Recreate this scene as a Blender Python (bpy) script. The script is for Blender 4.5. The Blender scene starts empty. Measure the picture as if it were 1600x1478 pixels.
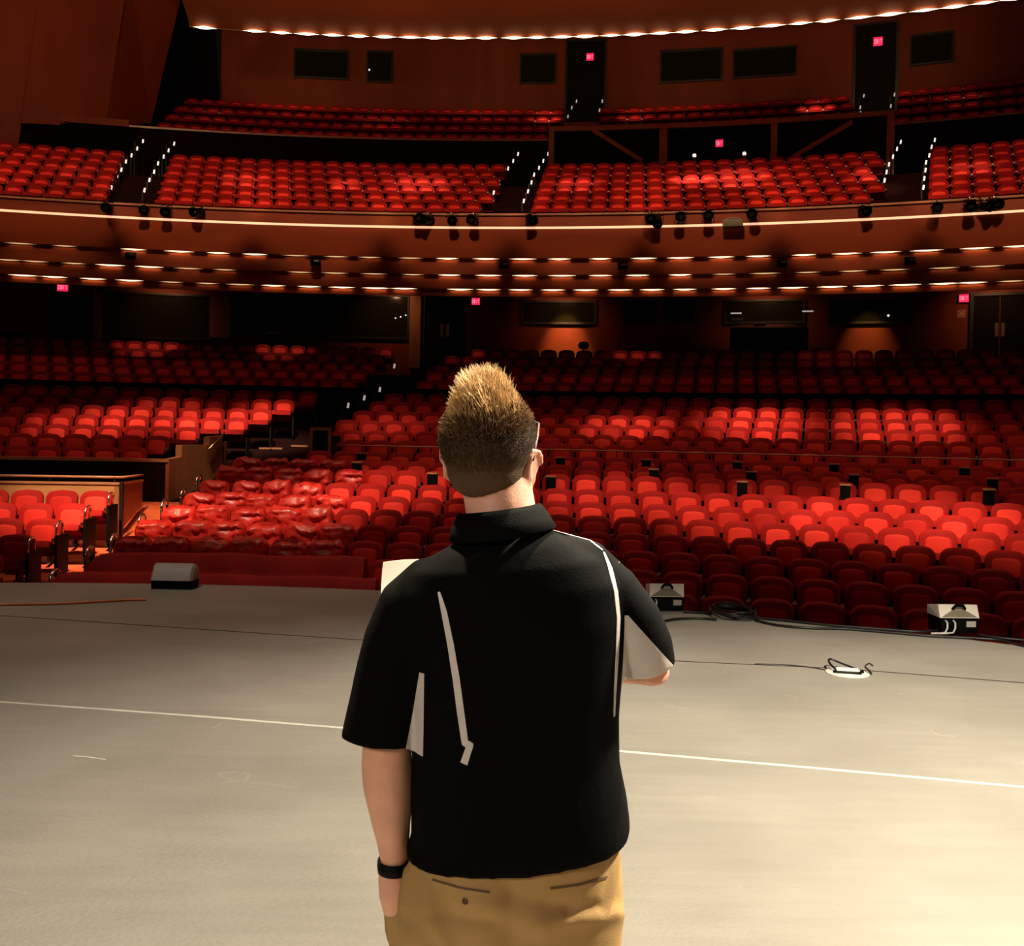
import bpy, bmesh, math, random
from mathutils import Vector, Matrix, noise
from mathutils.bvhtree import BVHTree

random.seed(7)
C = bpy.context.scene.collection
scene = bpy.context.scene

# ------------------------------------------------------------------ camera
F = 1600.0            # focal length in pixels of the 1600 px wide frame
YH = 685.0            # row of the horizon in the picture
H = 1.667             # eye height above the stage floor
ROLL = math.atan(0.02)
sR, cR = math.sin(ROLL), math.cos(ROLL)

cam_d = bpy.data.cameras.new('camera')
cam = bpy.data.objects.new('camera', cam_d)
C.objects.link(cam)
cam_d.sensor_width = 36.0
cam_d.sensor_fit = 'HORIZONTAL'
cam_d.lens = 36.0
cam_d.shift_y = -(739.0 - YH) / 1600.0
cam_d.clip_start = 0.05
cam_d.clip_end = 300
cam.matrix_world = Matrix(((cR, -sR, 0, 0), (0, 0, -1, 0), (sR, cR, 0, H), (0, 0, 0, 1)))
scene.camera = cam

# ------------------------------------------------------------------ world, exposure
w = bpy.data.worlds.new('world')
scene.world = w
w.use_nodes = True
w.node_tree.nodes['Background'].inputs[0].default_value = (1.0, 0.62, 0.42, 1)
w.node_tree.nodes['Background'].inputs[1].default_value = 0.004
scene.view_settings.view_transform = 'Standard'
scene.view_settings.look = 'None'
scene.view_settings.gamma = 1.0
scene.view_settings.exposure = 0.0
scene.view_settings.use_curve_mapping = False

# ------------------------------------------------------------------ picture <-> hall
CX, CY = -4.2, -13.0          # centre of the seating arcs


def ray(x, y):
    u = (x - 800.0) / F
    v = (YH - y) / F
    return u * cR - v * sR, 1.0, u * sR + v * cR


def at_depth(x, y, Y):
    d = ray(x, y)
    return Vector((d[0] * Y, Y, H + d[2] * Y))


def at_height(x, y, z):
    d = ray(x, y)
    Y = (z - H) / d[2]
    return Vector((d[0] * Y, Y, z))


def at_ring(x, y, R):
    ux, _, uz = ray(x, y)
    a = ux * ux + 1
    b = -2 * (ux * CX + CY)
    c = CX * CX + CY * CY - R * R
    Y = (-b + math.sqrt(max(b * b - 4 * a * c, 0))) / (2 * a)
    return Vector((ux * Y, Y, H + uz * Y))


def ang(p):
    return math.atan2(p[0] - CX, p[1] - CY)


def pol(R, a, z=0.0):
    return Vector((CX + R * math.sin(a), CY + R * math.cos(a), z))


def to_px(p):
    X, Y, Z = p[0], p[1], p[2] - H
    return 800 + F * (X * cR + Z * sR) / Y, YH - F * (-X * sR + Z * cR) / Y


# ------------------------------------------------------------------ lights of the hall
def light(kind, name, loc, target, power, color, **kw):
    d = bpy.data.lights.new(name, kind)
    d.energy = power
    d.color = color
    for k, v in kw.items():
        setattr(d, k, v)
    o = bpy.data.objects.new(name, d)
    C.objects.link(o)
    o.location = loc
    if target is not None:
        o.rotation_euler = (Vector(target) - Vector(loc)).to_track_quat('-Z', 'Y').to_euler()
    return o


WARM = (1.0, 0.80, 0.55)
AMB = (1.0, 0.66, 0.42)
# stage work light straight above the open stage, a little to the audience side of the man
light('SPOT', 'stage_downlight', (3.2, 3.2, 4.8), (3.1, 3.1, 0), 3750, (1.0, 0.91, 0.73),
      spot_size=math.radians(120), spot_blend=0.35, shadow_soft_size=0.22)
# two lamps of the front-of-house bridge that reach the man from the seats' side
light('SPOT', 'bridge_lamp', (-2.3, 6.3, 9.6), (-0.08, 1.95, 1.45), 11000, (1.0, 0.84, 0.58), spot_size=math.radians(9), spot_blend=0.6, shadow_soft_size=0.15)
light('SPOT', 'bridge_lamp', (3.0, 6.0, 9.6), (0.08, 1.95, 1.45), 15000, (1.0, 0.84, 0.58), spot_size=math.radians(9), spot_blend=0.6, shadow_soft_size=0.15)
# soft house lights in the ceiling over the stalls
for k, (a, R, e) in enumerate(((-14, 30.5, 620), (0, 31.5, 1080), (14, 31.5, 1080), (26, 31.0, 700))):
    p = pol(R, math.radians(a), 14.2)
    light('SPOT', 'house_light', p, pol(R + .5, math.radians(a), 0), e, AMB, spot_size=math.radians(68), spot_blend=0.45, shadow_soft_size=0.6)
# added fill spot behind the camera, aimed at the man's back
light('SPOT', 'stage_house_light', (-2.8, -1.6, 3.2), (-0.05, 1.85, 1.05), 400, (1.0, 0.84, 0.68), spot_size=math.radians(26), spot_blend=0.8, shadow_soft_size=0.35)
# weak unseen fill added over the far side of the stage
light('SPOT', 'stage_side_light', (-4.0, 8.2, 6.0), (-3.4, 9.2, 0), 360, (1.0, 0.84, 0.66), spot_size=math.radians(88), spot_blend=0.6, shadow_soft_size=0.3)
# dim fill spots added under the balcony to brighten the back wall
for a in (-9, 0, 7, 15, 23):
    p = pol(46.6, math.radians(a), 6.7)
    light('SPOT', 'wall_brush', p, pol(48, math.radians(a), 5.7), 48, (1.0, 0.50, 0.24), spot_size=math.radians(110), spot_blend=0.9, shadow_soft_size=0.1)


POOL = 5.0


def pool(x, y, R, size, power, soft=0.25, back=9.0, zz=14.6, col=WARM, blend=0.9):
    t = at_ring(x, y, R)
    a = ang(t)
    z0 = min(zz, 15.3)
    light('SPOT', 'house_spot', pol(R - back, a, z0), t, power * POOL, col,
          spot_size=math.radians(size), spot_blend=blend, shadow_soft_size=soft)


# pools of light on the seats
pool(1180, 795, 30.6, 13, 2600)
pool(1400, 800, 30.6, 14, 3600)
pool(1590, 800, 30.0, 12, 2000)
pool(960, 790, 31.5, 13, 2000)
pool(600, 775, 31.5, 13, 2600)
pool(420, 800, 30.0, 15, 2600)
pool(1180, 650, 37.5, 12, 3000)
pool(1400, 655, 37.5, 13, 2200)
pool(980, 655, 37.0, 10, 1800)
pool(600, 650, 36.5, 9, 900)
pool(330, 650, 36.5, 9, 3000)
pool(420, 640, 37.6, 9, 3000)
pool(130, 650, 36.5, 11, 1300)
pool(310, 735, 34.3, 8, 2000)
pool(240, 800, 32.2, 8, 3600, col=(1, .75, .45))
pool(240, 640, 37.0, 13, 1700)
pool(90, 780, 30.0, 12, 4200)
pool(190, 830, 29.5, 11, 4200, col=(1, .7, .4))
B_POOLS = ((1080, 275, 9, 3400), (1150, 270, 16, 1500), (540, 300, 8, 1500), (660, 290, 15, 1100), (380, 285, 12, 600), (1370, 285, 12, 1000), (1520, 275, 10, 800), (900, 290, 12, 900), (110, 275, 10, 260))
for x, y, s, e in B_POOLS:
    t = at_ring(x, y, 45.5)
    light('SPOT', 'balcony_spot', pol(39.0, ang(t), 16.0), t, e * 3.6, WARM, spot_size=math.radians(s), spot_blend=0.9, shadow_soft_size=0.2)
for x, y, s, e in ((853, 186, 12, 800), (1275, 178, 12, 900), (990, 185, 12, 350), (600, 190, 22, 120), (1500, 165, 16, 120), (340, 195, 14, 70)):
    t = at_ring(x, y, 53.5)
    light('SPOT', 'upper_spot', pol(46.5, ang(t), 16.2), t, e * 2.4, WARM, spot_size=math.radians(s), spot_blend=0.8, shadow_soft_size=0.12)
# downlights in the soffit below the balcony
for x, y, s, e in ((230, 545, 50, 26), (440, 546, 46, 22), (615, 548, 34, 10), (990, 552, 40, 14), (720, 560, 40, 9), (1300, 570, 60, 4)):
    t = at_ring(x, y, 45.5)
    light('SPOT', 'soffit_spot', pol(44.4, ang(t), 6.65), t, e * 3.6, WARM, spot_size=math.radians(s), spot_blend=0.7, shadow_soft_size=0.05)
# recessed downlights whose beams make the two orange domes on the back wall
for x, y, e in ((884, 540, 420), (1356, 545, 170)):
    t = at_ring(x, y, 48.0)
    light('SPOT', 'wall_downlight', pol(46.9, ang(t), 6.75), t, e * 1.2, (1.0, 0.60, 0.24), spot_size=math.radians(50), spot_blend=1.0, shadow_soft_size=0.05)
# light grazing the balcony front and the side wall
for a in range(-17, 35, 5):
    p = pol(36.0, math.radians(a), 12.0)
    light('SPOT', 'front_wash', p, pol(43.0, math.radians(a), 9.1), 650 if a < -9 else 1080, (1.0, 0.62, 0.34), spot_size=math.radians(39), spot_blend=0.25, shadow_soft_size=0.25)
light('AREA', 'wall_wash', pol(38, math.radians(-13), 15.6), pol(51, math.radians(-17), 16), 260, (1.0, 0.6, 0.3), shape='DISK', size=1.0)
for a in (-4, 4, 12, 20):
    light('SPOT', 'ceiling_wash', pol(39.5, math.radians(a), 12.0), pol(44.5, math.radians(a), 17.3), 1100, (1.0, 0.62, 0.32), spot_size=math.radians(80), spot_blend=0.9, shadow_soft_size=0.5)
for a in (-5, 3, 11, 19):
    light('SPOT', 'upper_wall_wash', pol(51.0, math.radians(a), 16.1), pol(56, math.radians(a), 16.6), 130, (1.0, 0.60, 0.30), spot_size=math.radians(120), spot_blend=0.9, shadow_soft_size=0.2)


# ------------------------------------------------------------------ materials
def mat(name, color, rough=0.6, metal=0.0, var=0.0, scale=6.0, bump=0.0, bscale=80.0, emit=None, estr=0.0, spec=0.5,
        sheen=0.0, stretch=None, wave=None, coat=0.0):
    m = bpy.data.materials.new(name)
    m.use_nodes = True
    nt = m.node_tree
    b = nt.nodes['Principled BSDF']
    b.inputs['Base Color'].default_value = (*color, 1)
    b.inputs['Roughness'].default_value = rough
    b.inputs['Metallic'].default_value = metal
    b.inputs['Specular IOR Level'].default_value = spec
    if sheen:
        b.inputs['Sheen Weight'].default_value = sheen
        b.inputs['Sheen Tint'].default_value = (1, .3, .2, 1)
    if coat:
        b.inputs['Coat Weight'].default_value = coat
        b.inputs['Coat Roughness'].default_value = 0.2
    tc = nt.nodes.new('ShaderNodeTexCoord')
    mp = nt.nodes.new('ShaderNodeMapping')
    nt.links.new(tc.outputs['Object'], mp.inputs['Vector'])
    if stretch:
        mp.inputs['Scale'].default_value = stretch
    if var:
        n = nt.nodes.new('ShaderNodeTexNoise')
        n.inputs['Scale'].default_value = scale
        n.inputs['Detail'].default_value = 6
        nt.links.new(mp.outputs[0], n.inputs['Vector'])
        r = nt.nodes.new('ShaderNodeValToRGB')
        r.color_ramp.elements[0].position = 0.3
        r.color_ramp.elements[1].position = 0.7
        r.color_ramp.elements[0].color = (*[c * (1 - var) for c in color], 1)
        r.color_ramp.elements[1].color = (*[min(1, c * (1 + var)) for c in color], 1)
        nt.links.new(n.outputs['Fac'], r.inputs['Fac'])
        nt.links.new(r.outputs['Color'], b.inputs['Base Color'])
    if bump:
        n2 = nt.nodes.new('ShaderNodeTexNoise')
        n2.inputs['Scale'].default_value = bscale
        n2.inputs['Detail'].default_value = 4
        nt.links.new(mp.outputs[0], n2.inputs['Vector'])
        bp = nt.nodes.new('ShaderNodeBump')
        bp.inputs['Strength'].default_value = bump
        bp.inputs['Distance'].default_value = 0.01
        nt.links.new(n2.outputs['Fac'], bp.inputs['Height'])
        nt.links.new(bp.outputs[0], b.inputs['Normal'])
    if emit:
        b.inputs['Emission Color'].default_value = (*emit, 1)
        b.inputs['Emission Strength'].default_value = estr
    return m


M = {}
M['velvet'] = mat('red_velvet', (0.31, 0.0075, 0.005), 0.7, var=0.16, scale=5, bump=0.25, bscale=160, spec=0.10)  # dark tone paints shade into the backrest rim
M['velvet_pad'] = mat('red_velvet_pad', (0.74, 0.042, 0.026), 0.65, bump=0.25, bscale=160, spec=0.10)  # paler than the rim to paint in the light on the pad
# the nap of each pad is brushed differently: every seat's pad has its own tone
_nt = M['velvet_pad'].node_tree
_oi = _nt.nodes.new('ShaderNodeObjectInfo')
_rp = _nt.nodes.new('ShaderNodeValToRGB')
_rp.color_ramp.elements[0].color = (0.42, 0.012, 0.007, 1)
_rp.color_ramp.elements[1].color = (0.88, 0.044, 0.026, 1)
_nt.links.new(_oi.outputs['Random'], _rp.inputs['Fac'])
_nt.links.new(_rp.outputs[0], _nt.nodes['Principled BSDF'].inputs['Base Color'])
M['cover'] = mat('crumpled_cover', (0.54, 0.022, 0.014), 0.42, var=0.35, scale=7, bump=1.0, bscale=13, spec=0.4, coat=0.08)
M['dust_sheet'] = mat('dark_red_cloth', (0.30, 0.010, 0.009), 0.75, var=0.18, scale=3, bump=0.3, bscale=30, spec=0.15)
M['arm_wood'] = mat('armrest_wood', (0.10, 0.025, 0.014), 0.35, var=0.2, scale=12)
M['chrome'] = mat('chrome', (0.80, 0.74, 0.68), 0.22, metal=1.0)
M['dark_metal'] = mat('dark_metal', (0.014, 0.008, 0.008), 0.5, var=0.1, spec=0.25)
M['black'] = mat('black_paint', (0.0025, 0.0025, 0.0025), 0.6, var=0.15, spec=0.08)
M['carpet'] = mat('red_brown_carpet', (0.16, 0.024, 0.014), 0.9, var=0.2, scale=9, bump=0.4, bscale=220, spec=0.05)
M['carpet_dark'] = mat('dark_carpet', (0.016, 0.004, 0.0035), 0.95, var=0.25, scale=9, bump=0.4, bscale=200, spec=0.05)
M['aisle'] = mat('orange_aisle_carpet', (0.50, 0.085, 0.032), 0.85, var=0.18, scale=5, bump=0.3, bscale=200, spec=0.08)
M['front_wood'] = mat('balcony_red_wood', (0.32, 0.052, 0.013), 0.5, var=0.16, scale=0.7, stretch=(0.6, 0.6, 3), bump=0.05, bscale=6, spec=0.25)
M['wall_wood'] = mat('wall_red_wood', (0.22, 0.036, 0.011), 0.6, var=0.18, scale=0.5, stretch=(2, 2, 0.4), spec=0.15)
M['panel_wood'] = mat('side_panel_wood', (0.30, 0.045, 0.013), 0.55, var=0.15, scale=0.5, stretch=(2, 2, 0.4), spec=0.2)
M['low_wood'] = mat('parapet_wood', (0.55, 0.23, 0.085), 0.42, var=0.14, scale=2.5, stretch=(1, 1, 6))
M['brown_wood'] = mat('brown_wood', (0.34, 0.11, 0.04), 0.5, var=0.14, scale=2.0, stretch=(3, 3, 1))
M['ceiling'] = mat('ceiling_plaster', (0.36, 0.085, 0.030), 0.7, var=0.10, scale=0.4, spec=0.2)
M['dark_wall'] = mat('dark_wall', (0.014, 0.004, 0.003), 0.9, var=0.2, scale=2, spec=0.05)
M['rail'] = mat('rail_wood', (0.50, 0.20, 0.09), 0.35, var=0.12, scale=5)
M['brass'] = mat('brass', (0.75, 0.50, 0.22), 0.3, metal=1.0)
M['glass_dark'] = mat('dark_glass', (0.016, 0.013, 0.005), 0.12, spec=0.5)
M['window_frame'] = mat('window_frame', (0.022, 0.013, 0.006), 0.5, var=0.2, scale=5)
M['door'] = mat('door_dark', (0.008, 0.004, 0.003), 0.7, var=0.2, spec=0.1)
M['door_lobby'] = mat('lobby_dark', (0.006, 0.003, 0.003), 0.9, var=0.2, spec=0.05)  # black stand-in for the unlit depth of openings
M['lamp_warm'] = mat('lamp_warm', (1, .85, .6), 0.4, emit=(1.0, 0.70, 0.38), estr=3.0)
M['lamp_top'] = mat('lamp_ceiling', (1, .9, .7), 0.4, emit=(1.0, 0.84, 0.52), estr=5.0)
M['lamp_dim'] = mat('lamp_dim', (1, .8, .5), 0.4, emit=(1.0, 0.62, 0.28), estr=0.8)
M['led'] = mat('led_strip', (1, .75, .5), 0.4, emit=(1.0, 0.60, 0.34), estr=0.95)  # pale trim, not a lamp: its lit look is emission
M['step_light'] = mat('step_light', (1, .9, .85), 0.3, emit=(1.0, 0.86, 0.78), estr=1.0)
M['step_light_dim'] = mat('step_light_dim', (.6, .5, .5), 0.3, emit=(1.0, 0.82, 0.76), estr=0.35)
M['exit_red'] = mat('exit_face', (.6, .02, .08), 0.4, emit=(1.0, 0.022, 0.10), estr=0.85)
M['exit_letter'] = mat('exit_letter', (.9, .3, .4), 0.4, emit=(1.0, 0.20, 0.30), estr=1.1)
M['sconce'] = mat('sconce_glow', (1, .8, .4), 0.4, emit=(1.0, 0.6, 0.2), estr=4.0)
M['tape'] = mat('white_tape', (0.66, 0.63, 0.54), 0.6, var=0.12, scale=6, bump=0.1)
M['seam'] = mat('floor_seam', (0.03, 0.022, 0.018), 0.8, var=0.2)
M['cable'] = mat('black_cable', (0.008, 0.007, 0.007), 0.45, var=0.1)
M['cable_white'] = mat('grey_cable', (0.55, 0.53, 0.5), 0.4, var=0.1)
M['cable_orange'] = mat('orange_cable', (0.62, 0.16, 0.05), 0.45, var=0.1)
M['light_cream'] = mat('cream_enamel', (0.78, 0.70, 0.60), 0.42, var=0.06, scale=9)
M['grey_enamel'] = mat('grey_enamel', (0.42, 0.36, 0.34), 0.5, var=0.08, scale=9)
M['olive_enamel'] = mat('olive_enamel', (0.20, 0.17, 0.11), 0.5, var=0.08, scale=9)
M['label_plate'] = mat('label_plate', (0.42, 0.40, 0.32), 0.5, var=0.1, scale=30)
M['paper'] = mat('white_paper', (0.85, 0.83, 0.78), 0.7, var=0.03, scale=8)
_nt = M['paper'].node_tree
_tr = _nt.nodes.new('ShaderNodeBsdfTranslucent')
_tr.inputs[0].default_value = (0.85, 0.82, 0.76, 1)
_mx = _nt.nodes.new('ShaderNodeMixShader')
_mx.inputs[0].default_value = 0.45
_nt.links.new(_nt.nodes['Principled BSDF'].outputs[0], _mx.inputs[1])
_nt.links.new(_tr.outputs[0], _mx.inputs[2])
_nt.links.new(_mx.outputs[0], [n for n in _nt.nodes if n.type == 'OUTPUT_MATERIAL'][0].inputs[0])
M['plate'] = mat('floor_plate', (0.80, 0.76, 0.68), 0.4, var=0.08, scale=14)
M['screen'] = mat('desk_top', (0.22, 0.09, 0.05), 0.5, var=0.2, scale=12)


def stage_mat():
    m = bpy.data.materials.new('stage_vinyl')
    m.use_nodes = True
    nt = m.node_tree
    b = nt.nodes['Principled BSDF']
    tc = nt.nodes.new('ShaderNodeTexCoord')

    def tex(scale, detail, st=(1, 1, 1), rot=0.0):
        mp = nt.nodes.new('ShaderNodeMapping')
        mp.inputs['Scale'].default_value = st
        mp.inputs['Rotation'].default_value = (0, 0, rot)
        nt.links.new(tc.outputs['Object'], mp.inputs['Vector'])
        n = nt.nodes.new('ShaderNodeTexNoise')
        n.inputs['Scale'].default_value = scale
        n.inputs['Detail'].default_value = detail
        nt.links.new(mp.outputs[0], n.inputs['Vector'])
        return n
    base = tex(0.9, 6)
    streak = tex(3.0, 4, (0.5, 4, 1), -0.25)
    rp = nt.nodes.new('ShaderNodeValToRGB')
    rp.color_ramp.elements[0].position = 0.3
    rp.color_ramp.elements[1].position = 0.72
    rp.color_ramp.elements[0].color = (0.27, 0.245, 0.205, 1)
    rp.color_ramp.elements[1].color = (0.36, 0.33, 0.28, 1)
    nt.links.new(base.outputs['Fac'], rp.inputs['Fac'])
    mx = nt.nodes.new('ShaderNodeMixRGB')
    mx.blend_type = 'MULTIPLY'
    mx.inputs['Fac'].default_value = 0.28
    rs = nt.nodes.new('ShaderNodeValToRGB')
    rs.color_ramp.elements[0].color = (0.78, 0.77, 0.75, 1)
    rs.color_ramp.elements[1].color = (1.12, 1.1, 1.08, 1)
    rs.color_ramp.elements[0].position = 0.3
    rs.color_ramp.elements[1].position = 0.7
    nt.links.new(streak.outputs['Fac'], rs.inputs['Fac'])
    nt.links.new(rp.outputs[0], mx.inputs[1])
    nt.links.new(rs.outputs[0], mx.inputs[2])
    # pale scuff marks: thin slices of a stretched voronoi, only in worn patches
    mp = nt.nodes.new('ShaderNodeMapping')
    mp.inputs['Scale'].default_value = (0.7, 0.9, 1)
    nt.links.new(tc.outputs['Object'], mp.inputs['Vector'])
    warp = tex(1.7, 3)
    addv = nt.nodes.new('ShaderNodeMixRGB')
    addv.inputs['Fac'].default_value = 0.35
    nt.links.new(mp.outputs[0], addv.inputs[1])
    nt.links.new(warp.outputs['Color'], addv.inputs[2])
    vo = nt.nodes.new('ShaderNodeTexVoronoi')
    vo.feature = 'DISTANCE_TO_EDGE'
    vo.inputs['Scale'].default_value = 1.6
    nt.links.new(addv.outputs[0], vo.inputs['Vector'])
    lt = nt.nodes.new('ShaderNodeMath')
    lt.operation = 'LESS_THAN'
    lt.inputs[1].default_value = 0.004
    nt.links.new(vo.outputs['Distance'], lt.inputs[0])
    patch = tex(2.3, 5)
    gt = nt.nodes.new('ShaderNodeMath')
    gt.operation = 'GREATER_THAN'
    gt.inputs[1].default_value = 0.60
    nt.links.new(patch.outputs['Fac'], gt.inputs[0])
    mul = nt.nodes.new('ShaderNodeMath')
    mul.operation = 'MULTIPLY'
    nt.links.new(lt.outputs[0], mul.inputs[0])
    nt.links.new(gt.outputs[0], mul.inputs[1])
    ml2 = nt.nodes.new('ShaderNodeMath')
    ml2.operation = 'MULTIPLY'
    ml2.inputs[1].default_value = 0.18
    nt.links.new(mul.outputs[0], ml2.inputs[0])
    mx2 = nt.nodes.new('ShaderNodeMixRGB')
    nt.links.new(ml2.outputs[0], mx2.inputs['Fac'])
    nt.links.new(mx.outputs[0], mx2.inputs[1])
    mx2.inputs[2].default_value = (0.6, 0.57, 0.5, 1)
    nt.links.new(mx2.outputs[0], b.inputs['Base Color'])
    b.inputs['Roughness'].default_value = 0.5
    rr = nt.nodes.new('ShaderNodeMapRange')
    rr.inputs[3].default_value = 0.44
    rr.inputs[4].default_value = 0.52
    nt.links.new(streak.outputs['Fac'], rr.inputs[0])
    nt.links.new(rr.outputs[0], b.inputs['Roughness'])
    grain = tex(42, 3)
    bp = nt.nodes.new('ShaderNodeBump')
    bp.inputs['Strength'].default_value = 0.30
    bp.inputs['Distance'].default_value = 0.01
    nt.links.new(grain.outputs['Fac'], bp.inputs['Height'])
    nt.links.new(bp.outputs[0], b.inputs['Normal'])
    return m


M['stage'] = stage_mat()


# ------------------------------------------------------------------ mesh helpers
class MB:
    def __init__(s):
        s.v, s.f = [], []

    def add(s, vs, fs):
        o = len(s.v)
        s.v.extend([tuple(v) for v in vs])
        s.f.extend([tuple(i + o for i in f) for f in fs])
        return s

    def box(s, lo, hi, mx=None, bev=0.0):
        x0, y0, z0 = lo
        x1, y1, z1 = hi
        if bev > 0:
            bm = bmesh.new()
            bmesh.ops.create_cube(bm, size=1.0)
            for v in bm.verts:
                v.co = Vector(((x0 + x1) / 2 + v.co.x * (x1 - x0), (y0 + y1) / 2 + v.co.y * (y1 - y0), (z0 + z1) / 2 + v.co.z * (z1 - z0)))
            bmesh.ops.bevel(bm, geom=list(bm.edges), offset=bev, segments=2, affect='EDGES', profile=0.7)
            vs = [v.co.copy() for v in bm.verts]
            bm.verts.index_update()
            fs = [[v.index for v in f.verts] for f in bm.faces]
            bm.free()
        else:
            vs = [Vector(p) for p in ((x0, y0, z0), (x1, y0, z0), (x1, y1, z0), (x0, y1, z0), (x0, y0, z1), (x1, y0, z1), (x1, y1, z1), (x0, y1, z1))]
            fs = [(3, 2, 1, 0), (4, 5, 6, 7), (0, 1, 5, 4), (1, 2, 6, 5), (2, 3, 7, 6), (3, 0, 4, 7)]
        if mx is not None:
            vs = [mx @ v for v in vs]
        return s.add(vs, fs)

    def loft(s, rings, cap=True, closed=True):
        n = len(rings[0])
        vs = [p for r in rings for p in r]
        fs = []
        m = n if closed else n - 1
        for i in range(len(rings) - 1):
            for j in range(m):
                a = i * n + j
                b = i * n + (j + 1) % n
                fs.append((a, b, b + n, a + n))
        if cap and closed:
            fs.append(tuple(range(n - 1, -1, -1)))
            fs.append(tuple(range((len(rings) - 1) * n, len(rings) * n)))
        return s.add(vs, fs)

    def tube(s, pts, rad, n=8, cap=True):
        pts = [Vector(p) for p in pts]
        rads = rad if isinstance(rad, (list, tuple)) else [rad] * len(pts)
        rings = []
        prev = None
        for i, p in enumerate(pts):
            t = (pts[min(i + 1, len(pts) - 1)] - pts[max(i - 1, 0)]).normalized()
            if prev is None:
                ref = Vector((0, 0, 1)) if abs(t.z) < 0.9 else Vector((1, 0, 0))
                a = t.cross(ref).normalized()
            else:
                a = (prev - t * prev.dot(t)).normalized()
            prev = a
            b = t.cross(a)
            rings.append([p + (a * math.cos(k * 2 * math.pi / n) + b * math.sin(k * 2 * math.pi / n)) * rads[i] for k in range(n)])
        return s.loft(rings, cap)

    def prism(s, poly, depth_vec):
        n = len(poly)
        d = Vector(depth_vec)
        vs = [Vector(p) for p in poly] + [Vector(p) + d for p in poly]
        fs = [tuple(range(n - 1, -1, -1)), tuple(range(n, 2 * n))]
        fs += [(i, (i + 1) % n, (i + 1) % n + n, i + n) for i in range(n)]
        return s.add(vs, fs)

    def lathe(s, prof, n=24, center=(0, 0, 0)):
        c = Vector(center)
        rings = [[c + Vector((r * math.cos(k * 2 * math.pi / n), r * math.sin(k * 2 * math.pi / n), z)) for k in range(n)] for r, z in prof]
        return s.loft(rings, True)

    def ring(s, prof, a0, a1, n=48, close=True):
        """sweep a closed profile of (R, z) round the hall's centre"""
        secs = []
        for i in range(n + 1):
            a = a0 + (a1 - a0) * i / n
            secs.append([pol(R, a, z) for R, z in prof])
        return s.loft(secs, close, closed=close)

    def mesh(s, name, smooth=False, angle=None):
        me = bpy.data.meshes.new(name)
        me.from_pydata(s.v, [], s.f)
        bm = bmesh.new()
        bm.from_mesh(me)
        bmesh.ops.recalc_face_normals(bm, faces=bm.faces)
        bm.to_mesh(me)
        bm.free()
        if smooth:
            me.polygons.foreach_set('use_smooth', [True] * len(me.polygons))
            if angle:
                try:
                    me.set_sharp_from_angle(angle=math.radians(angle))
                except Exception:
                    pass
        me.update()
        return me


def obj(name, mb, m, parent=None, smooth=False, angle=None, loc=None):
    me = mb if isinstance(mb, bpy.types.Mesh) else mb.mesh(name, smooth, angle)
    if m is not None and not me.materials:
        me.materials.append(m)
    o = bpy.data.objects.new(name, me)
    C.objects.link(o)
    if parent is not None:
        o.parent = parent
    if loc is not None:
        o.location = loc
    return o


def tag(o, label, cat, group=None, kind=None):
    if label:
        o['label'] = label
    if cat:
        o['category'] = cat
    if group:
        o['group'] = group
    if kind:
        o['kind'] = kind
    return o


def thing(name, label, cat, loc=(0, 0, 0), rotz=0.0, group=None):
    o = bpy.data.objects.new(name, None)
    o.empty_display_size = 0.1
    C.objects.link(o)
    o.location = loc
    o.rotation_euler = (0, 0, rotz)
    return tag(o, label, cat, group)


def struct(name, mb, m, label=None, smooth=False, angle=None):
    o = obj(name, mb, m, None, smooth, angle)
    o['kind'] = 'structure'
    if label:
        o['label'] = label
    return o


ORD = ['zeroth', 'first', 'second', 'third', 'fourth', 'fifth', 'sixth', 'seventh', 'eighth', 'ninth', 'tenth', 'eleventh', 'twelfth',
       'thirteenth', 'fourteenth', 'fifteenth', 'sixteenth', 'seventeenth', 'eighteenth', 'nineteenth', 'twentieth']


def ordw(n):
    if n <= 20:
        return ORD[n]
    tens = {2: 'twent', 3: 'thirt', 4: 'fort'}[n // 10]
    return tens + 'ieth' if n % 10 == 0 else tens + 'y-' + ORD[n % 10]


DEG = math.radians


# ================================================================== THE SETTING
def ring_px(x, R, z):
    """point on the ring of radius R at height z that stands in picture column x"""
    y = YH - 100
    for _ in range(12):
        p = at_ring(x, y, R)
        d2 = p[1] / F
        y += (p.z - z) / d2
    return at_ring(x, y, R)


def apx(x, R, z):
    return ang(ring_px(x, R, z))


A_L, A_R = DEG(-25), DEG(36)

# rows of the stalls: radius of the seat-back tops and their heights
ROW_Z = {-1: -.15, 0: 0.0, 1: .15, 2: .31, 3: .48, 4: .64, 5: .81, 6: 1.03, 7: 1.18, 8: 1.34, 9: 1.58, 10: 1.79, 11: 2.03, 12: 2.27, 13: 2.53, 14: 2.78}
SEAT_H = 0.92


def row_R(n):
    return 26.95 + 0.9025 * n


FL = [(23.2, -1.2), (25.4, -1.09)] + [(row_R(n) + .1, ROW_Z[n] - SEAT_H) for n in range(-1, 15)] + [(41.2, 1.95)]


def floor_z(R):
    for (r0, z0), (r1, z1) in zip(FL, FL[1:]):
        if r0 <= R <= r1:
            return z0 + (z1 - z0) * (R - r0) / (r1 - r0)
    return FL[0][1] if R < FL[0][0] else FL[-1][1]


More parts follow.
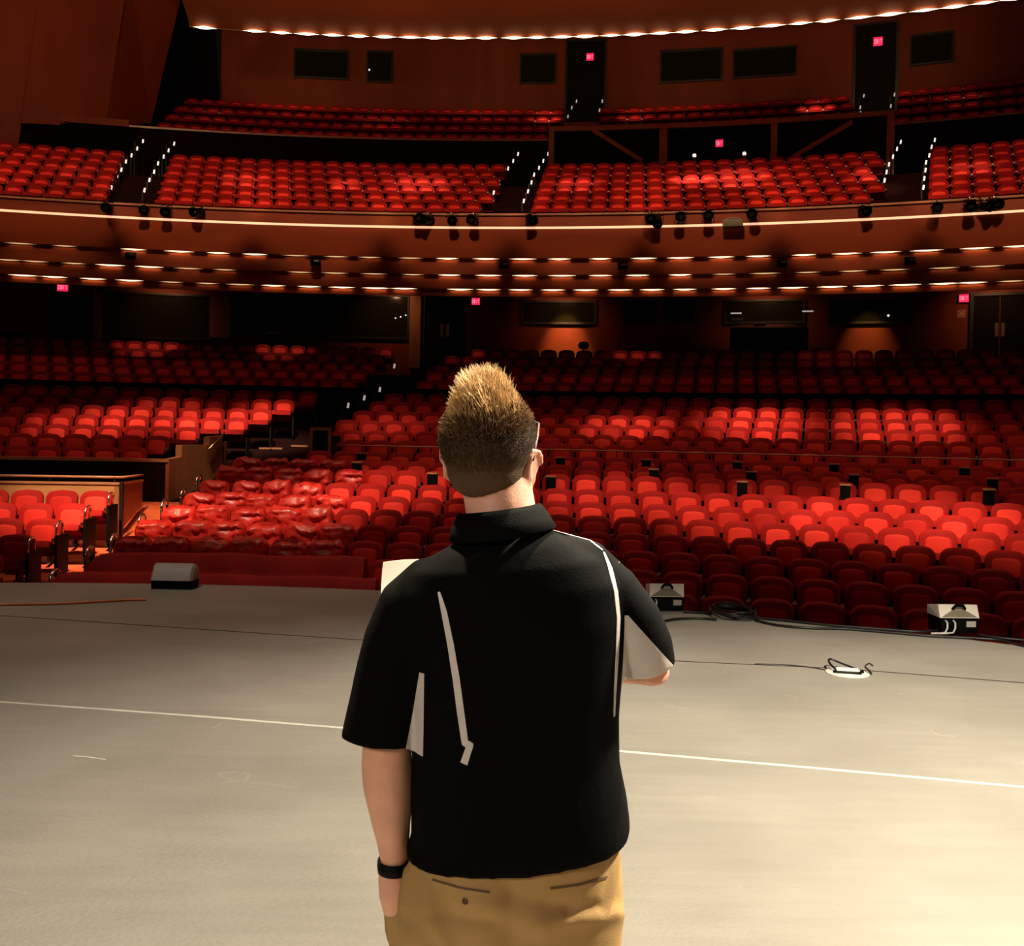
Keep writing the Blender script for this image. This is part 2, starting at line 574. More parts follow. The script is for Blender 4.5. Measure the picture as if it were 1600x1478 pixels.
# stage
SX, SY, SRAD = -3.5, -2.1, 13.3
edge = [Vector((SX + SRAD * math.sin(DEG(a)), SY + SRAD * math.cos(DEG(a)), 0)) for a in range(-52, 73, 2)]
poly = [Vector((-14, -4, 0))] + [Vector((-14, edge[0].y, 0))] + edge + [Vector((edge[-1].x + 2, edge[-1].y, 0)), Vector((edge[-1].x + 2, -4, 0))]
struct('floor', MB().prism(poly, (0, 0, -0.10)), M['stage'], 'grey scuffed vinyl stage floor')
under = MB()
ins = [Vector((SX + (SRAD - .12) * math.sin(DEG(a)), SY + (SRAD - .12) * math.cos(DEG(a)), 0)) for a in range(-52, 73, 2)]
for p, q in zip(ins, ins[1:]):
    under.add([(p.x, p.y, -.1), (q.x, q.y, -.1), (q.x, q.y, -1.3), (p.x, p.y, -1.3)], [(0, 1, 2, 3)])
struct('wall_stage_front', under, M['dark_wall'])
nose = MB()
secs = []
for a in range(-52, 73, 2):
    s_, c_ = math.sin(DEG(a)), math.cos(DEG(a))
    secs.append([Vector((SX + r * s_, SY + r * c_, z)) for r, z in ((SRAD + .002, -.10), (SRAD + .09, -.10), (SRAD + .09, -.012), (SRAD + .002, -.012))])
nose.loft(secs)
struct('trim_1', nose, M['brown_wood'], 'wooden nosing along the stage edge')

# auditorium floor
fl = MB()
fl.ring([(R, z) for R, z in FL] + [(41.2, -1.6), (23.2, -1.6)], A_L, A_R, 60)
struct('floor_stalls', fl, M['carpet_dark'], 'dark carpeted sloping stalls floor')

# aisle: orange-red carpet between the two lower blocks
LEFT_END = {4: 178, 3: 143, 2: 100, 1: 57, 0: 8, -1: -60}          # picture column where the lower side block ends
CEN_START = {-1: 60, 0: 127, 1: 180, 2: 215, 3: 255, 4: 285, 5: 313, 6: 337, 7: 365, 8: 478, 9: 533, 10: 531, 11: 523, 12: 550, 13: 576, 14: 599}
ai = MB()
rows = []
AIS = ((24.6, -240, 80), (26.0, -180, 120), (27.0, -130, 180), (28, -70, 235), (29, -20, 272), (30, 30, 310), (31, 90, 340), (32, 150, 355), (33.38, 160, 370))
for j in range(36):
    R = 24.6 + (33.38 - 24.6) * j / 35
    for (r0, l0, q0), (r1, l1, q1) in zip(AIS, AIS[1:]):
        if r0 <= R <= r1 + 1e-6:
            xl, xr = l0 + (l1 - l0) * (R - r0) / (r1 - r0), q0 + (q1 - q0) * (R - r0) / (r1 - r0)
    z = floor_z(R) + .012
    al, ar = apx(xl, R, z), apx(xr, R, z)
    rows.append([pol(R, al + (ar - al) * t / 6, z) for t in range(7)])
ai.loft(rows, cap=False, closed=False)
struct('floor_aisle', ai, M['aisle'], 'orange-red aisle carpet')

# terrace front wall on the house side of the cross aisle, and its wooden end panel
RT = 33.42
a_end = apx(263, RT, .5)
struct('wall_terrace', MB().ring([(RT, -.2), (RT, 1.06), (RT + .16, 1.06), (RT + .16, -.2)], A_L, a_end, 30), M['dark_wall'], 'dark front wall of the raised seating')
struct('trim_2', MB().ring([(RT - .03, 1.06), (RT - .03, 1.12), (RT + .2, 1.12), (RT + .2, 1.06)], A_L, a_end, 30), M['rail'], 'wooden cap on the raised seating wall')
A0, B0 = ring_px(263, RT - .02, .2), ring_px(346, 35.6, .6)
dirw = (Vector((B0.x, B0.y, 0)) - Vector((A0.x, A0.y, 0)))
Lw = dirw.length
dirw.normalize()
nrm = Vector((-dirw.y, dirw.x, 0))


def endp(t, z):
    return Vector((A0.x, A0.y, 0)) + dirw * (Lw * t) + Vector((0, 0, z))


pw = [endp(0, -.2), endp(1, .3), endp(1, 1.60), endp(.74, 1.57), endp(.74, 1.40), endp(.22, 1.40), endp(.22, 1.16), endp(0, 1.12)]
struct('wall_terrace_end', MB().prism(pw, nrm * .14), M['brown_wood'], 'brown wooden end wall of the raised seating')

# rear stalls: dark parapet, terraced floor, back wall under the balcony
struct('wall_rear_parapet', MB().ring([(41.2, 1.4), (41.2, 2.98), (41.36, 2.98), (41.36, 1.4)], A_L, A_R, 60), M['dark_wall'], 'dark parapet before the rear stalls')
prof = [(41.36, 2.2)]
for r in range(5):
    z = 3.26 + .31 * r - SEAT_H
    prof += [(41.4 + .9 * r, z), (41.4 + .9 * (r + 1), z)]
prof += [(48.3, 3.26 + .31 * 4 - SEAT_H), (48.3, 1.5), (41.36, 1.5)]
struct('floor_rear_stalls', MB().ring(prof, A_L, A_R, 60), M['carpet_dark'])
RB = 48.0
struct('wall_back', MB().ring([(RB, 3.2), (RB, 7.0), (RB + .3, 7.0), (RB + .3, 3.2)], A_L, A_R, 70), M['wall_wood'], 'red-brown wooden back wall below the balcony', True, 30)
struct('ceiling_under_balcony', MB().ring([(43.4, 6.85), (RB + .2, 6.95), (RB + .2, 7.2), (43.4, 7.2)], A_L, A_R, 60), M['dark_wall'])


def panel(x0, x1, y0, y1, R, th, mb=None):
    """a block on the ring of radius R that fills the picture box, thickness th towards the stage"""
    xm = (x0 + x1) / 2
    z0, z1 = at_ring(xm, y1, R).z, at_ring(xm, y0, R).z
    a0, a1 = apx(x0, R, (z0 + z1) / 2), apx(x1, R, (z0 + z1) / 2)
    mb = mb or MB()
    n = max(1, int(abs(a1 - a0) * R / .8))
    mb.ring([(R, z0), (R, z1), (R - th, z1), (R - th, z0)], a0, a1, n)
    return mb, a0, a1, z0, z1


def window(idx, x0, x1, y0, y1, R, label=None, fr=.07, m='window_frame'):
    mb, a0, a1, z0, z1 = panel(x0, x1, y0, y1, R - .003, .10)
    r_ = R - .003
    f = MB()
    da = fr / R
    f.ring([(r_, z0), (r_, z0 + fr), (r_ - .10, z0 + fr), (r_ - .10, z0)], a0, a1, 6)
    f.ring([(r_, z1 - fr), (r_, z1), (r_ - .10, z1), (r_ - .10, z1 - fr)], a0, a1, 6)
    f.ring([(r_, z0 + fr), (r_, z1 - fr), (r_ - .10, z1 - fr), (r_ - .10, z0 + fr)], a0, a0 + da, 1)
    f.ring([(r_, z0 + fr), (r_, z1 - fr), (r_ - .10, z1 - fr), (r_ - .10, z0 + fr)], a1 - da, a1, 1)
    root = struct('window_%d' % idx, f, M[m], label)
    p = MB().ring([(r_, z0 + fr), (r_, z1 - fr), (r_ - .04, z1 - fr), (r_ - .04, z0 + fr)], a0 + da, a1 - da, 6)
    obj('pane', p, M['glass_dark'], root)
    return root


def doors(idx, x0, x1, y0, y1, R, label, leaves=2, handles=None, m='door'):
    mb, a0, a1, z0, z1 = panel(x0, x1, y0, y1, R - .002, .06)
    f = MB()
    r_ = R - .002
    da = .09 / R
    f.ring([(r_, z0), (r_, z1 + .09), (r_ - .12, z1 + .09), (r_ - .12, z0)], a0 - da, a0, 1)
    f.ring([(r_, z0), (r_, z1 + .09), (r_ - .12, z1 + .09), (r_ - .12, z0)], a1, a1 + da, 1)
    f.ring([(r_, z1), (r_, z1 + .09), (r_ - .12, z1 + .09), (r_ - .12, z1)], a0, a1, 4)
    root = struct('door_%d' % idx, f, M['window_frame'], label)
    for k in range(leaves):
        b0 = a0 + (a1 - a0) * k / leaves
        b1 = a0 + (a1 - a0) * (k + 1) / leaves
        lf = obj('door_leaf', MB().ring([(r_, z0), (r_, z1), (r_ - .06, z1), (r_ - .06, z0)], b0 + .0003, b1 - .0003, 2), M[m], root)
        if handles:
            hx, hy0, hy1 = handles[k]
            zz0, zz1 = at_ring(hx, hy1, R).z, at_ring(hx, hy0, R).z
            ah = apx(hx, R, (zz0 + zz1) / 2)
            obj('door_handle', MB().ring([(r_ - .062, zz0), (r_ - .062, zz1), (r_ - .10, zz1), (r_ - .10, zz0)], ah - .045 / R, ah + .045 / R, 1), M['brass'], lf)
    return root


# openings of the wall below the balcony
doors(1, 84, 148, 466, 560, RB, 'dark exit door near the side wall', 1)
doors(2, 664, 727, 466, 572, RB, 'dark double door with two brass pull plates', 2, ((691, 506, 526), (700, 506, 526)))
doors(3, 1520, 1604, 462, 575, RB, 'dark double door beside the far exit sign', 2, ((1557, 505, 526), (1567, 505, 526)))
window(1, 164, 330, 458, 530, RB, 'large dark booth window')
window(2, 362, 640, 458, 528, RB, 'long dark booth window beside the double door')
window(3, 815, 932, 470, 507, RB)
window(4, 975, 1025, 470, 506, RB)
window(5, 1038, 1088, 470, 504, RB)
window(6, 1132, 1258, 468, 506, RB)
window(7, 1294, 1425, 466, 506, RB)
for i, (x0, x1, y0, y1) in enumerate(((148, 160, 455, 535), (330, 361, 455, 528), (641, 658, 455, 575), (730, 737, 466, 560))):
    struct('column_%d' % (i + 1), panel(x0, x1, y0, y1, RB - .004, .22)[0], M['brown_wood'])

# ------------------------------------------------------------------ balcony front
struct('wall_balcony_rail', MB().ring([(42.42, 7.70), (42.42, 8.02), (42.62, 8.02), (42.62, 7.70)], A_L, A_R, 80), M['front_wood'], 'wooden balcony parapet', True, 30)
struct('trim_3', MB().ring([(42.36, 8.02), (42.36, 8.075), (42.68, 8.075), (42.68, 8.02)], A_L, A_R, 80), M['rail'], 'pale handrail on the balcony parapet', True, 30)
struct('wall_balcony_front', MB().ring([(42.44, 7.63), (42.56, 6.835), (42.86, 6.835), (42.86, 7.66), (42.7, 7.70), (42.44, 7.70)], A_L, A_R, 80), M['front_wood'], 'tall curved wooden balcony front', True, 30)
struct('wall_balcony_band', MB().ring([(42.70, 6.86), (42.70, 6.38), (43.2, 6.38), (43.2, 6.86)], A_L, A_R, 80), M['front_wood'], 'second wooden band of the balcony front', True, 30)
struct('wall_balcony_lower_band', MB().ring([(42.84, 6.43), (42.84, 5.99), (43.5, 5.99), (43.5, 6.43)], A_L, A_R, 80), M['front_wood'], 'third wooden band of the balcony front', True, 30)
struct('wall_balcony_lip', MB().ring([(42.98, 6.03), (42.98, 5.79), (43.06, 5.79), (43.7, 6.02), (43.7, 6.9), (43.52, 6.9), (43.52, 6.03)], A_L, A_R, 80), M['front_wood'], 'lowest wooden lip of the balcony front', True, 30)
o = obj('light_strip', MB().ring([(42.41, 7.645), (42.41, 7.705), (42.44, 7.705), (42.44, 7.645)], A_L + .03, A_R - .03, 80), M['led'])
tag(o, 'continuous pale glowing strip below the balcony parapet', 'light strip')

# balcony floor
NB = 6
BZ = [8.60 + .46 * b for b in range(NB)]
BR = [43.35 + .86 * b for b in range(NB)]
prof = [(42.62, 7.2), (42.62, BZ[0] - SEAT_H)]
for b in range(NB):
    z = BZ[b] - SEAT_H
    prof += [(BR[b] + .25, z)]
    if b < NB - 1:
        prof += [(BR[b] + .25, BZ[b + 1] - SEAT_H)]
ZX = BZ[-1] - SEAT_H
prof += [(50.6, ZX), (50.6, 7.3)]
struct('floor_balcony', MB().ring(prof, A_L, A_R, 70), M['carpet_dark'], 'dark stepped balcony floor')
# wall between the balcony and the upper tier, with its thin rail
RU = 50.5
ZL = 12.50
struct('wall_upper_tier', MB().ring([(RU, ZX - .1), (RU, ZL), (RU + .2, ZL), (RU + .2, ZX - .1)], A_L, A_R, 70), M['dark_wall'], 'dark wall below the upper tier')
struct('trim_4', MB().ring([(RU - .06, ZL), (RU - .06, ZL + .07), (RU + .16, ZL + .07), (RU + .16, ZL)], apx(200, RU, ZL), apx(860, RU, ZL), 40), M['rail'], 'thin wooden rail of the upper tier')
struct('trim_5', MB().ring([(RU - .06, ZL), (RU - .06, ZL + .07), (RU + .16, ZL + .07), (RU + .16, ZL)], apx(1393, RU, ZL), A_R, 14), M['rail'], 'thin wooden rail of the upper tier')
NU = 4
UZ = [13.1 + .6 * u for u in range(NU)]
UR = [51.7 + .87 * u for u in range(NU)]
prof = [(RU + .2, 11.5), (RU + .2, UZ[0] - SEAT_H)]
for u in range(NU):
    prof += [(UR[u] + .25, UZ[u] - SEAT_H)]
    if u < NU - 1:
        prof += [(UR[u] + .25, UZ[u + 1] - SEAT_H)]
prof += [(56.2, UZ[-1] - SEAT_H), (56.2, 11.5)]
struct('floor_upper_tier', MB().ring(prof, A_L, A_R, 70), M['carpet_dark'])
RW = 56.0
struct('wall_upper_back', MB().ring([(RW, 12.5), (RW, 20.5), (RW + .3, 20.5), (RW + .3, 12.5)], apx(345, RW, 16), A_R, 70), M['wall_wood'], 'red-brown back wall of the upper tier', True, 30)
doors(4, 886, 944, 66, 190, RW, 'dark doorway below the exit sign over the upper tier', 1)
doors(5, 1336, 1400, 40, 182, RW, 'dark doorway at the far end of the upper tier', 1)
for i, (x0, x1, y0, y1) in enumerate(((459, 545, 78, 124), (573, 614, 80, 130), (812, 869, 84, 132), (1031, 1129, 77, 129), (1145, 1245, 75, 121), (1421, 1490, 52, 101))):
    window(8 + i, x0, x1, y0, y1, RW)

# vomitory: framed boxes in the middle of the upper tier wall
RV = 49.7
pts = [(862, 203), (1037, 198), (1210, 188), (1392, 184)]
av = [ang(at_ring(x, y, RV)) for x, y in pts]
zt = [at_ring(x, y, RV).z for x, y in pts]
zt = sum(zt) / 4
struct('wall_vomitory', MB().ring([(RV + .06, ZX), (RV + .06, zt), (RU + .1, zt), (RU + .1, ZX)], av[0], av[1], 8)
       .ring([(RV + .06, ZX), (RV + .06, zt), (RU + .1, zt), (RU + .1, ZX)], av[2], av[3], 8)
       .ring([(RV + .06, zt - .1), (RV + .06, zt), (RU + .1, zt), (RU + .1, zt - .1)], av[1], av[2], 8), M['carpet_dark'], 'dark panelled stairway boxes in the balcony')
fr = MB()
fr.ring([(RV - .08, zt - .04), (RV - .08, zt + .12), (RV + .2, zt + .12), (RV + .2, zt - .04)], av[0] - .002, av[3] + .002, 24)
for a, wd in ((av[0], .10), (av[1], .14), (av[2], .11), (av[3], .12)):
    fr.ring([(RV - .06, ZX), (RV - .06, zt), (RV + .06, zt), (RV + .06, ZX)], a - wd / RV, a + wd / RV, 1)
struct('trim_6', fr, M['rail'], 'wooden frame of the stairway boxes')
dg = MB()
for (x0, y0), (x1, y1) in (((925, 203), (1004, 252)), ((1332, 191), (1236, 248))):
    p, q = at_ring(x0, y0, RV - .02), at_ring(x1, y1, RV - .02)
    up = Vector((0, 0, .085))
    n_ = Vector((p.x - CX, p.y - CY, 0)).normalized() * -.07
    dg.prism([p - up, p + up, q + up, q - up], n_)
struct('trim_7', dg, M['rail'], 'slanting stair rails on the stairway boxes')

# side wall panels, and black panels painted for the dark gap and side-lodge opening
def quad_panel(name, c, R0, R1, m, th=.25, label=None):
    p = [at_ring(c[0][0], c[0][1], R0), at_ring(c[1][0], c[1][1], R1)]
    t = [at_depth(c[3][0], c[3][1], p[0].y), at_depth(c[2][0], c[2][1], p[1].y)]
    n_ = (p[1] - p[0]).cross(Vector((0, 0, 1))).normalized() * -th
    return struct(name, MB().prism([p[0], p[1], t[1], t[0]], n_), m, label)


quad_panel('wall_side_panel_1', ((-120, 246), (27, 236), (72, -60), (-110, -60)), 49.0, 50.2, M['panel_wood'], label='tall leaning wooden wall panel')
quad_panel('wall_side_panel_2', ((33, 192), (164, 199), (204, -60), (68, -60)), 50.0, 50.9, M['panel_wood'], label='tall leaning wooden wall panel')
quad_panel('wall_side_panel_3', ((164, 199), (236, 192), (296, -60), (200, -60)), 50.9, 52.6, M['panel_wood'], label='tall leaning wooden wall panel')
quad_panel('wall_side_gap', ((225, 200), (346, 196), (330, -60), (225, -60)), 53.5, 55.6, M['door_lobby'], label='dark gap beside the ceiling')
quad_panel('wall_side_lodge', ((20, 240), (200, 238), (215, 200), (20, 188)), 50.44, 50.46, M['door_lobby'], .05, label='dark side opening over the balcony')
struct('trim_8', MB().ring([(RU - .14, ZL - .02), (RU - .14, ZL + .22), (RU + .1, ZL + .22), (RU + .1, ZL - .02)], apx(32, RU, ZL), apx(202, RU, ZL), 14), M['panel_wood'], 'wooden ledge below the side panels')

# ceiling over the seats, its lip, and the stage-house end
a_c = apx(296, RU, 16.2)
cl = MB().ring([(50.5, 16.30), (50.5, 16.62), (50.2, 16.9), (24, 18.6), (24, 18.3), (46, 16.8), (50.1, 16.42)], a_c, A_R, 60)
struct('ceiling', cl, M['ceiling'], 'red-brown plaster ceiling', True, 40)
struct('ceiling_stage', MB().box((-30, -6, 18.2), (32, 13, 18.5)), M['dark_wall'])
struct('ceiling_side', MB().ring([(24, 18.7), (57, 21.0), (57, 21.2), (24, 18.9)], A_L, A_R, 30), M['dark_wall'])
for nm, a in (('wall_left', A_L), ('wall_right', A_R)):
    p, q = pol(13.5, a), pol(57, a)
    n_ = Vector((math.cos(a), -math.sin(a), 0)) * (.2 if a > 0 else -.2)
    struct(nm, MB().prism([(p.x, p.y, -1.6), (q.x, q.y, -1.6), (q.x, q.y, 21), (p.x, p.y, 21)], n_), M['wall_wood'])


# stairs of the balcony aisles
def stair(idx, xl, xr):
    mb = MB()
    for b in range(NB - 1):
        z0 = BZ[b] - SEAT_H
        for k in range(1, 3):
            Rf = BR[b] + .25 - .29 * (3 - k)
            a0, a1 = apx(xl[0] + (xl[1] - xl[0]) * (b + .5) / NB, Rf, z0), apx(xr[0] + (xr[1] - xr[0]) * (b + .5) / NB, Rf, z0)
            mb.ring([(Rf, z0), (Rf, z0 + .153 * k), (BR[b] + .25, z0 + .153 * k), (BR[b] + .25, z0)], a0, a1, 2)
    struct('stairs_%d' % idx, mb, M['carpet_dark'], 'dark carpeted balcony stairs')


stair(1, (172, 198), (244, 266))
stair(2, (766, 792), (828, 850))
stair(3, (1374, 1386), (1444, 1452))


# ================================================================== SEATS
def outline(hw, z0, z1, rad, bulge=0.012, k=5, narrow=0.0):
    """rounded-top outline in (x, z), anticlockwise from the lower corner"""
    pts = [(-hw + narrow, z0), (hw - narrow, z0)]
    for i in range(k + 1):
        t = math.pi / 2 * i / k
        pts.append((hw - rad + rad * math.cos(t), z1 - rad + rad * math.sin(t)))
    pts.append((0.0, z1 + bulge))
    for i in range(k + 1):
        t = math.pi / 2 + math.pi / 2 * i / k
        pts.append((-hw + rad + rad * math.cos(t), z1 - rad + rad * math.sin(t)))
    return pts


LEAN = 0.26


def lean(x, z, d):
    return Vector((x, -(SEAT_H - z) * LEAN + d, z))


def seat_meshes(k):
    def shell(hw, z0, z1, rad, prof, narrow=0.02):
        mb = MB()
        mb.loft([[lean(x, z, d) for x, z in outline(hw - i, z0 + i, z1 - i, max(rad - i, .01), .012, k, narrow)] for d, i in prof])
        return mb
    back = shell(.258, .36, .908, .135, ((.045, .03), (.035, .0), (-.035, .0), (-.055, .03)))
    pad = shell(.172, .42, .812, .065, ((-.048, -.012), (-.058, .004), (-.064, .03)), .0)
    c = MB()
    mx = Matrix.Translation((0, -.12, .45)) @ Matrix.Rotation(DEG(-17), 4, 'X')
    c.box((-.245, -.43, -.05), (.245, .0, .06), mx, .03 if k > 2 else 0)
    return back, pad, c


sb, sp, sc = seat_meshes(5)
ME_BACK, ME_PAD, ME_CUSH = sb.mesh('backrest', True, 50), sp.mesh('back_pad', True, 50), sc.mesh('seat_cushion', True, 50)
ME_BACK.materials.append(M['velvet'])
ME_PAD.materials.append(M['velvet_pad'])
ME_CUSH.materials.append(M['velvet'])
am = MB()
am.box((.253, -.44, .600), (.307, -.08, .645), None, .014)
ME_ARM = am.mesh('armrest', True, 50)
ME_ARM.materials.append(M['arm_wood'])
cm = MB()
cm.box((.246, -.470, .600), (.314, -.430, .660), None, .014)
ME_CAP = cm.mesh('armrest_cap', True, 50)
ME_CAP.materials.append(M['chrome'])
st = MB()
st.box((.264, -.36, .03), (.296, -.12, .60), None, .01)
st.box((.25, -.40, 0.0), (.31, -.08, .03))
ME_STD = st.mesh('side_support', True, 50)
ME_STD.materials.append(M['dark_metal'])
ep = MB()
ep.box((.30, -.50, .10), (.345, .02, .70), None, .015)
ep.box((.30, -.42, 0.0), (.345, -.34, .10))
ep.box((.30, -.12, 0.0), (.345, -.04, .10))
ME_END = ep.mesh('end_panel', True, 50)
ME_END.materials.append(M['black'])
gl = MB()
gl.tube([(.322, -.47, .69)] + [(.322, -.47 + .13 * (1 - math.cos(t)), .80 + .08 * math.sin(t) + .05 * (1 - math.cos(t)) / 2) for t in [math.pi * i / 8 for i in range(9)]] + [(.322, -.21, .69)], .016, 8)
ME_LOOP = gl.mesh('grab_loop', True)
ME_LOOP.materials.append(M['chrome'])


def cover_mesh(seed):
    """crumpled sheet pulled over the top of a seat: a squat lumpy cushion shape"""
    rnd = random.Random(seed)
    bm = bmesh.new()
    bmesh.ops.create_cube(bm, size=1.0)
    bmesh.ops.subdivide_edges(bm, edges=list(bm.edges), cuts=10, use_grid_fill=True)
    off = Vector((rnd.random() * 50, rnd.random() * 50, rnd.random() * 50))
    for v in bm.verts:
        p = v.co * 2.0
        e = (abs(p.x) ** 5 + abs(p.y) ** 3 + abs(p.z) ** 3.2) ** (1 / 4.0)
        q = p / max(e, .25)
        x, y, z = q.x * .272, q.y * .15, q.z * .205
        nn = noise.noise(Vector((x, y, z)) * 9 + off) * .046 + abs(noise.noise(Vector((x, y, z)) * 17 + off)) * .050 - .012
        sl = noise.noise(Vector((x * 3, 0, z * 14)) + off) * .030
        y += nn + sl
        z += nn * .9 + noise.noise(Vector((x * 6, 3.3, 0)) + off) * .055 - .02
        x += noise.noise(Vector((z * 8, 1.7, y * 8)) + off) * .012
        v.co = Vector((x, -.07 + y - (.72 - (z + .72)) * 0, z + .725))
    me = bpy.data.meshes.new('seat_cover')
    bm.to_mesh(me)
    bm.free()
    me.polygons.foreach_set('use_smooth', [True] * len(me.polygons))
    me.materials.append(M['cover'])
    return me


ME_COVER = [cover_mesh(s) for s in (3, 8, 15, 21, 34, 47)]

SEAT_W = 0.56
seats = []      # dicts of every seat


def add_row(block, row, R, zt, a_start, sgn, count, label_fn, group, cover_until=None, end_at=0, floor=None):
    da = SEAT_W / R
    for k in range(count):
        a = a_start + sgn * da * (k + .5)
        p = pol(R, a, zt)
        x, y = to_px(p)
        if x < -70 or x > 1670:
            break
        seats.append(dict(block=block, row=row, k=k, p=p, a=a, px=x, py=y, sgn=sgn, last=False, label=label_fn, group=group,
                          cover=(cover_until is not None and x < cover_until), zf=zt - SEAT_H))


def lab_mid(s):
    extra = 'red seat in a crumpled cover' if s['cover'] else 'red theatre seat'
    return '%s, middle block, %s row from stage, %s from aisle'.replace('red seat in a crumpled', 'red seat, crumpled') % (extra, ordw(s['row'] + 2), ordw(s['k'] + 1 + s.get('koff', 0)))


def lab_side(s):
    r = {4: 'row against the parapet', 3: 'second row from the parapet', 2: 'third row from the parapet', 1: 'fourth row from the parapet', 0: 'fifth row from the parapet', -1: 'sixth row from the parapet'}[s['row']]
    return 'red seat in the low side block, %s, %s from aisle' % (r, ordw(s['k'] + 1))


def lab_terr(s):
    return 'red seat on the raised side terrace, %s row from its front, %s from aisle' % (ordw(s['row'] - 7), ordw(s['k'] + 1))


for n in range(-1, 15):
    R, z = row_R(n), ROW_Z[n]
    xs = CEN_START[n]
    if n == 0:
        xs = 575
    if n == -1:
        xs = 600
    a0 = apx(xs, R, z - .2)
    if n in (-1, 0):
        koff = round((a0 - apx(CEN_START[n], R, z)) * R / SEAT_W)
    else:
        koff = 0
    cu = {1: 528, 2: 540, 3: 520, 4: 548, 5: 520, 6: 552, 7: 548}.get(n)
    n0 = len(seats)
    add_row('mid', n, R, z, a0, 1, 60, lab_mid, 'red theatre seats of the middle stalls block', cu)
    for s in seats[n0:]:
        s['koff'] = koff
for n in range(-1, 5):
    R, z = row_R(n), ROW_Z[n]
    a0 = apx(LEFT_END[n], R, z - .3)
    add_row('side', n, R, z, a0, -1, 8, lab_side, 'red seats of the small low side block')
T_END = {8: 232, 9: 268, 10: 315, 11: 390, 12: 427, 13: 462, 14: 498}
for n in range(8, 15):
    R, z = row_R(n), ROW_Z[n]
    add_row('terr', n, R, z, apx(T_END[n], R, z - .2), -1, 30, lab_terr, 'red seats on the raised side terrace')
far = len(seats)
nolab = lambda s: ''
for r in range(5):
    R, z = 42.2 + .9 * r, 3.26 + .31 * r
    add_row('rear', r, R, z, apx((560, 575, 590, 605, 617)[r], R, z), -1, 60, nolab, '')
    add_row('rear', r, R, z, apx((650, 665, 678, 692, 735)[r], R, z), 1, 80, nolab, '')
for b in range(NB):
    R, z = BR[b], BZ[b]
    t = b / (NB - 1)
    lerp = lambda p, q: p + (q - p) * t
    add_row('balc', b, R, z, apx(lerp(170, 197), R, z), -1, 30, nolab, '')
    for x0, x1 in ((lerp(246, 268), lerp(764, 791)), (lerp(831, 852), lerp(1372, 1384))):
        a0, a1 = apx(x0, R, z), apx(x1, R, z)
        add_row('balc', b, R, z, a0, 1, int((a1 - a0) * R / SEAT_W + .4), nolab, '')
    add_row('balc', b, R, z, apx(lerp(1449, 1453), R, z), 1, 30, nolab, '')
for u in range(NU):
    R, z = UR[u], UZ[u]
    t = u / (NU - 1)
    a0, a1 = apx(245 + 45 * t, R, z), apx(858 + 27 * t, R, z)
    add_row('upper', u, R, z, a0, 1, int((a1 - a0) * R / SEAT_W + .4), nolab, '')
    if u >= 1:
        a0, a1 = apx(936, R, z), apx(1337, R, z)
        add_row('upper', u, R, z, a0, 1, int((a1 - a0) * R / SEAT_W + .4), nolab, '')
    add_row('upper', u, R, z, apx(1396 + 6 * t, R, z), 1, 30, nolab, '')


def behind_man(s):
    x, y = s['px'], s['py']
    if abs(x - 764) < 68 and 590 < y < 800:
        return True
    if 706 < x < 838 and 780 <= y < 835:
        return True
    return (640 < x < 985 and y > 868) or (600 < x < 1005 and y > 895)


near = [s for s in seats[:far] if -25 < s['px'] < 1622 and not behind_man(s) and s['py'] < 968]
near.sort(key=lambda s: (s['p'] - Vector((0, 0, H))).length - (1.5 if s['cover'] else 0))
chosen = near[:300]
cid = set(id(s) for s in chosen)
rest = [s for s in seats if id(s) not in cid]
proto = None


def build_seat(s, first):
    """the first seat is made part by part; the others are copies of its root and parts"""
    root = thing('theater_seat', s['label'](s), 'seat', (s['p'].x, s['p'].y, s['zf']), -s['a'], s['group'])
    parts = [('backrest', ME_BACK), ('seat_cushion', ME_CUSH), ('side_support', ME_STD), ('armrest', ME_ARM)]
    if s['cover']:
        parts.append(('seat_cover', random.choice(ME_COVER)))
    else:
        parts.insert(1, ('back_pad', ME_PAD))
    arm = None
    for nm, me in parts:
        o = bpy.data.objects.new(nm, me)
        o.parent = root
        C.objects.link(o)
        if nm == 'armrest':
            arm = o
        if nm == 'seat_cover':
            o.scale = (random.uniform(.93, 1.04), random.choice((1, 1.08)), random.uniform(.96, 1.02))
            o.rotation_euler = (0, random.uniform(-.05, .05), random.uniform(-.08, .08))
    o = bpy.data.objects.new('armrest_cap', ME_CAP)
    o.parent = arm
    C.objects.link(o)
    if s['k'] == 0 and s['block'] == 'side':
        e = bpy.data.objects.new('end_panel', ME_END)
        e.parent = root
        C.objects.link(e)
        g = bpy.data.objects.new('grab_loop', ME_LOOP)
        g.parent = e
        C.objects.link(g)
        g['label'] = 'chrome loop handle'
    return root


for s in chosen:
    build_seat(s, False)

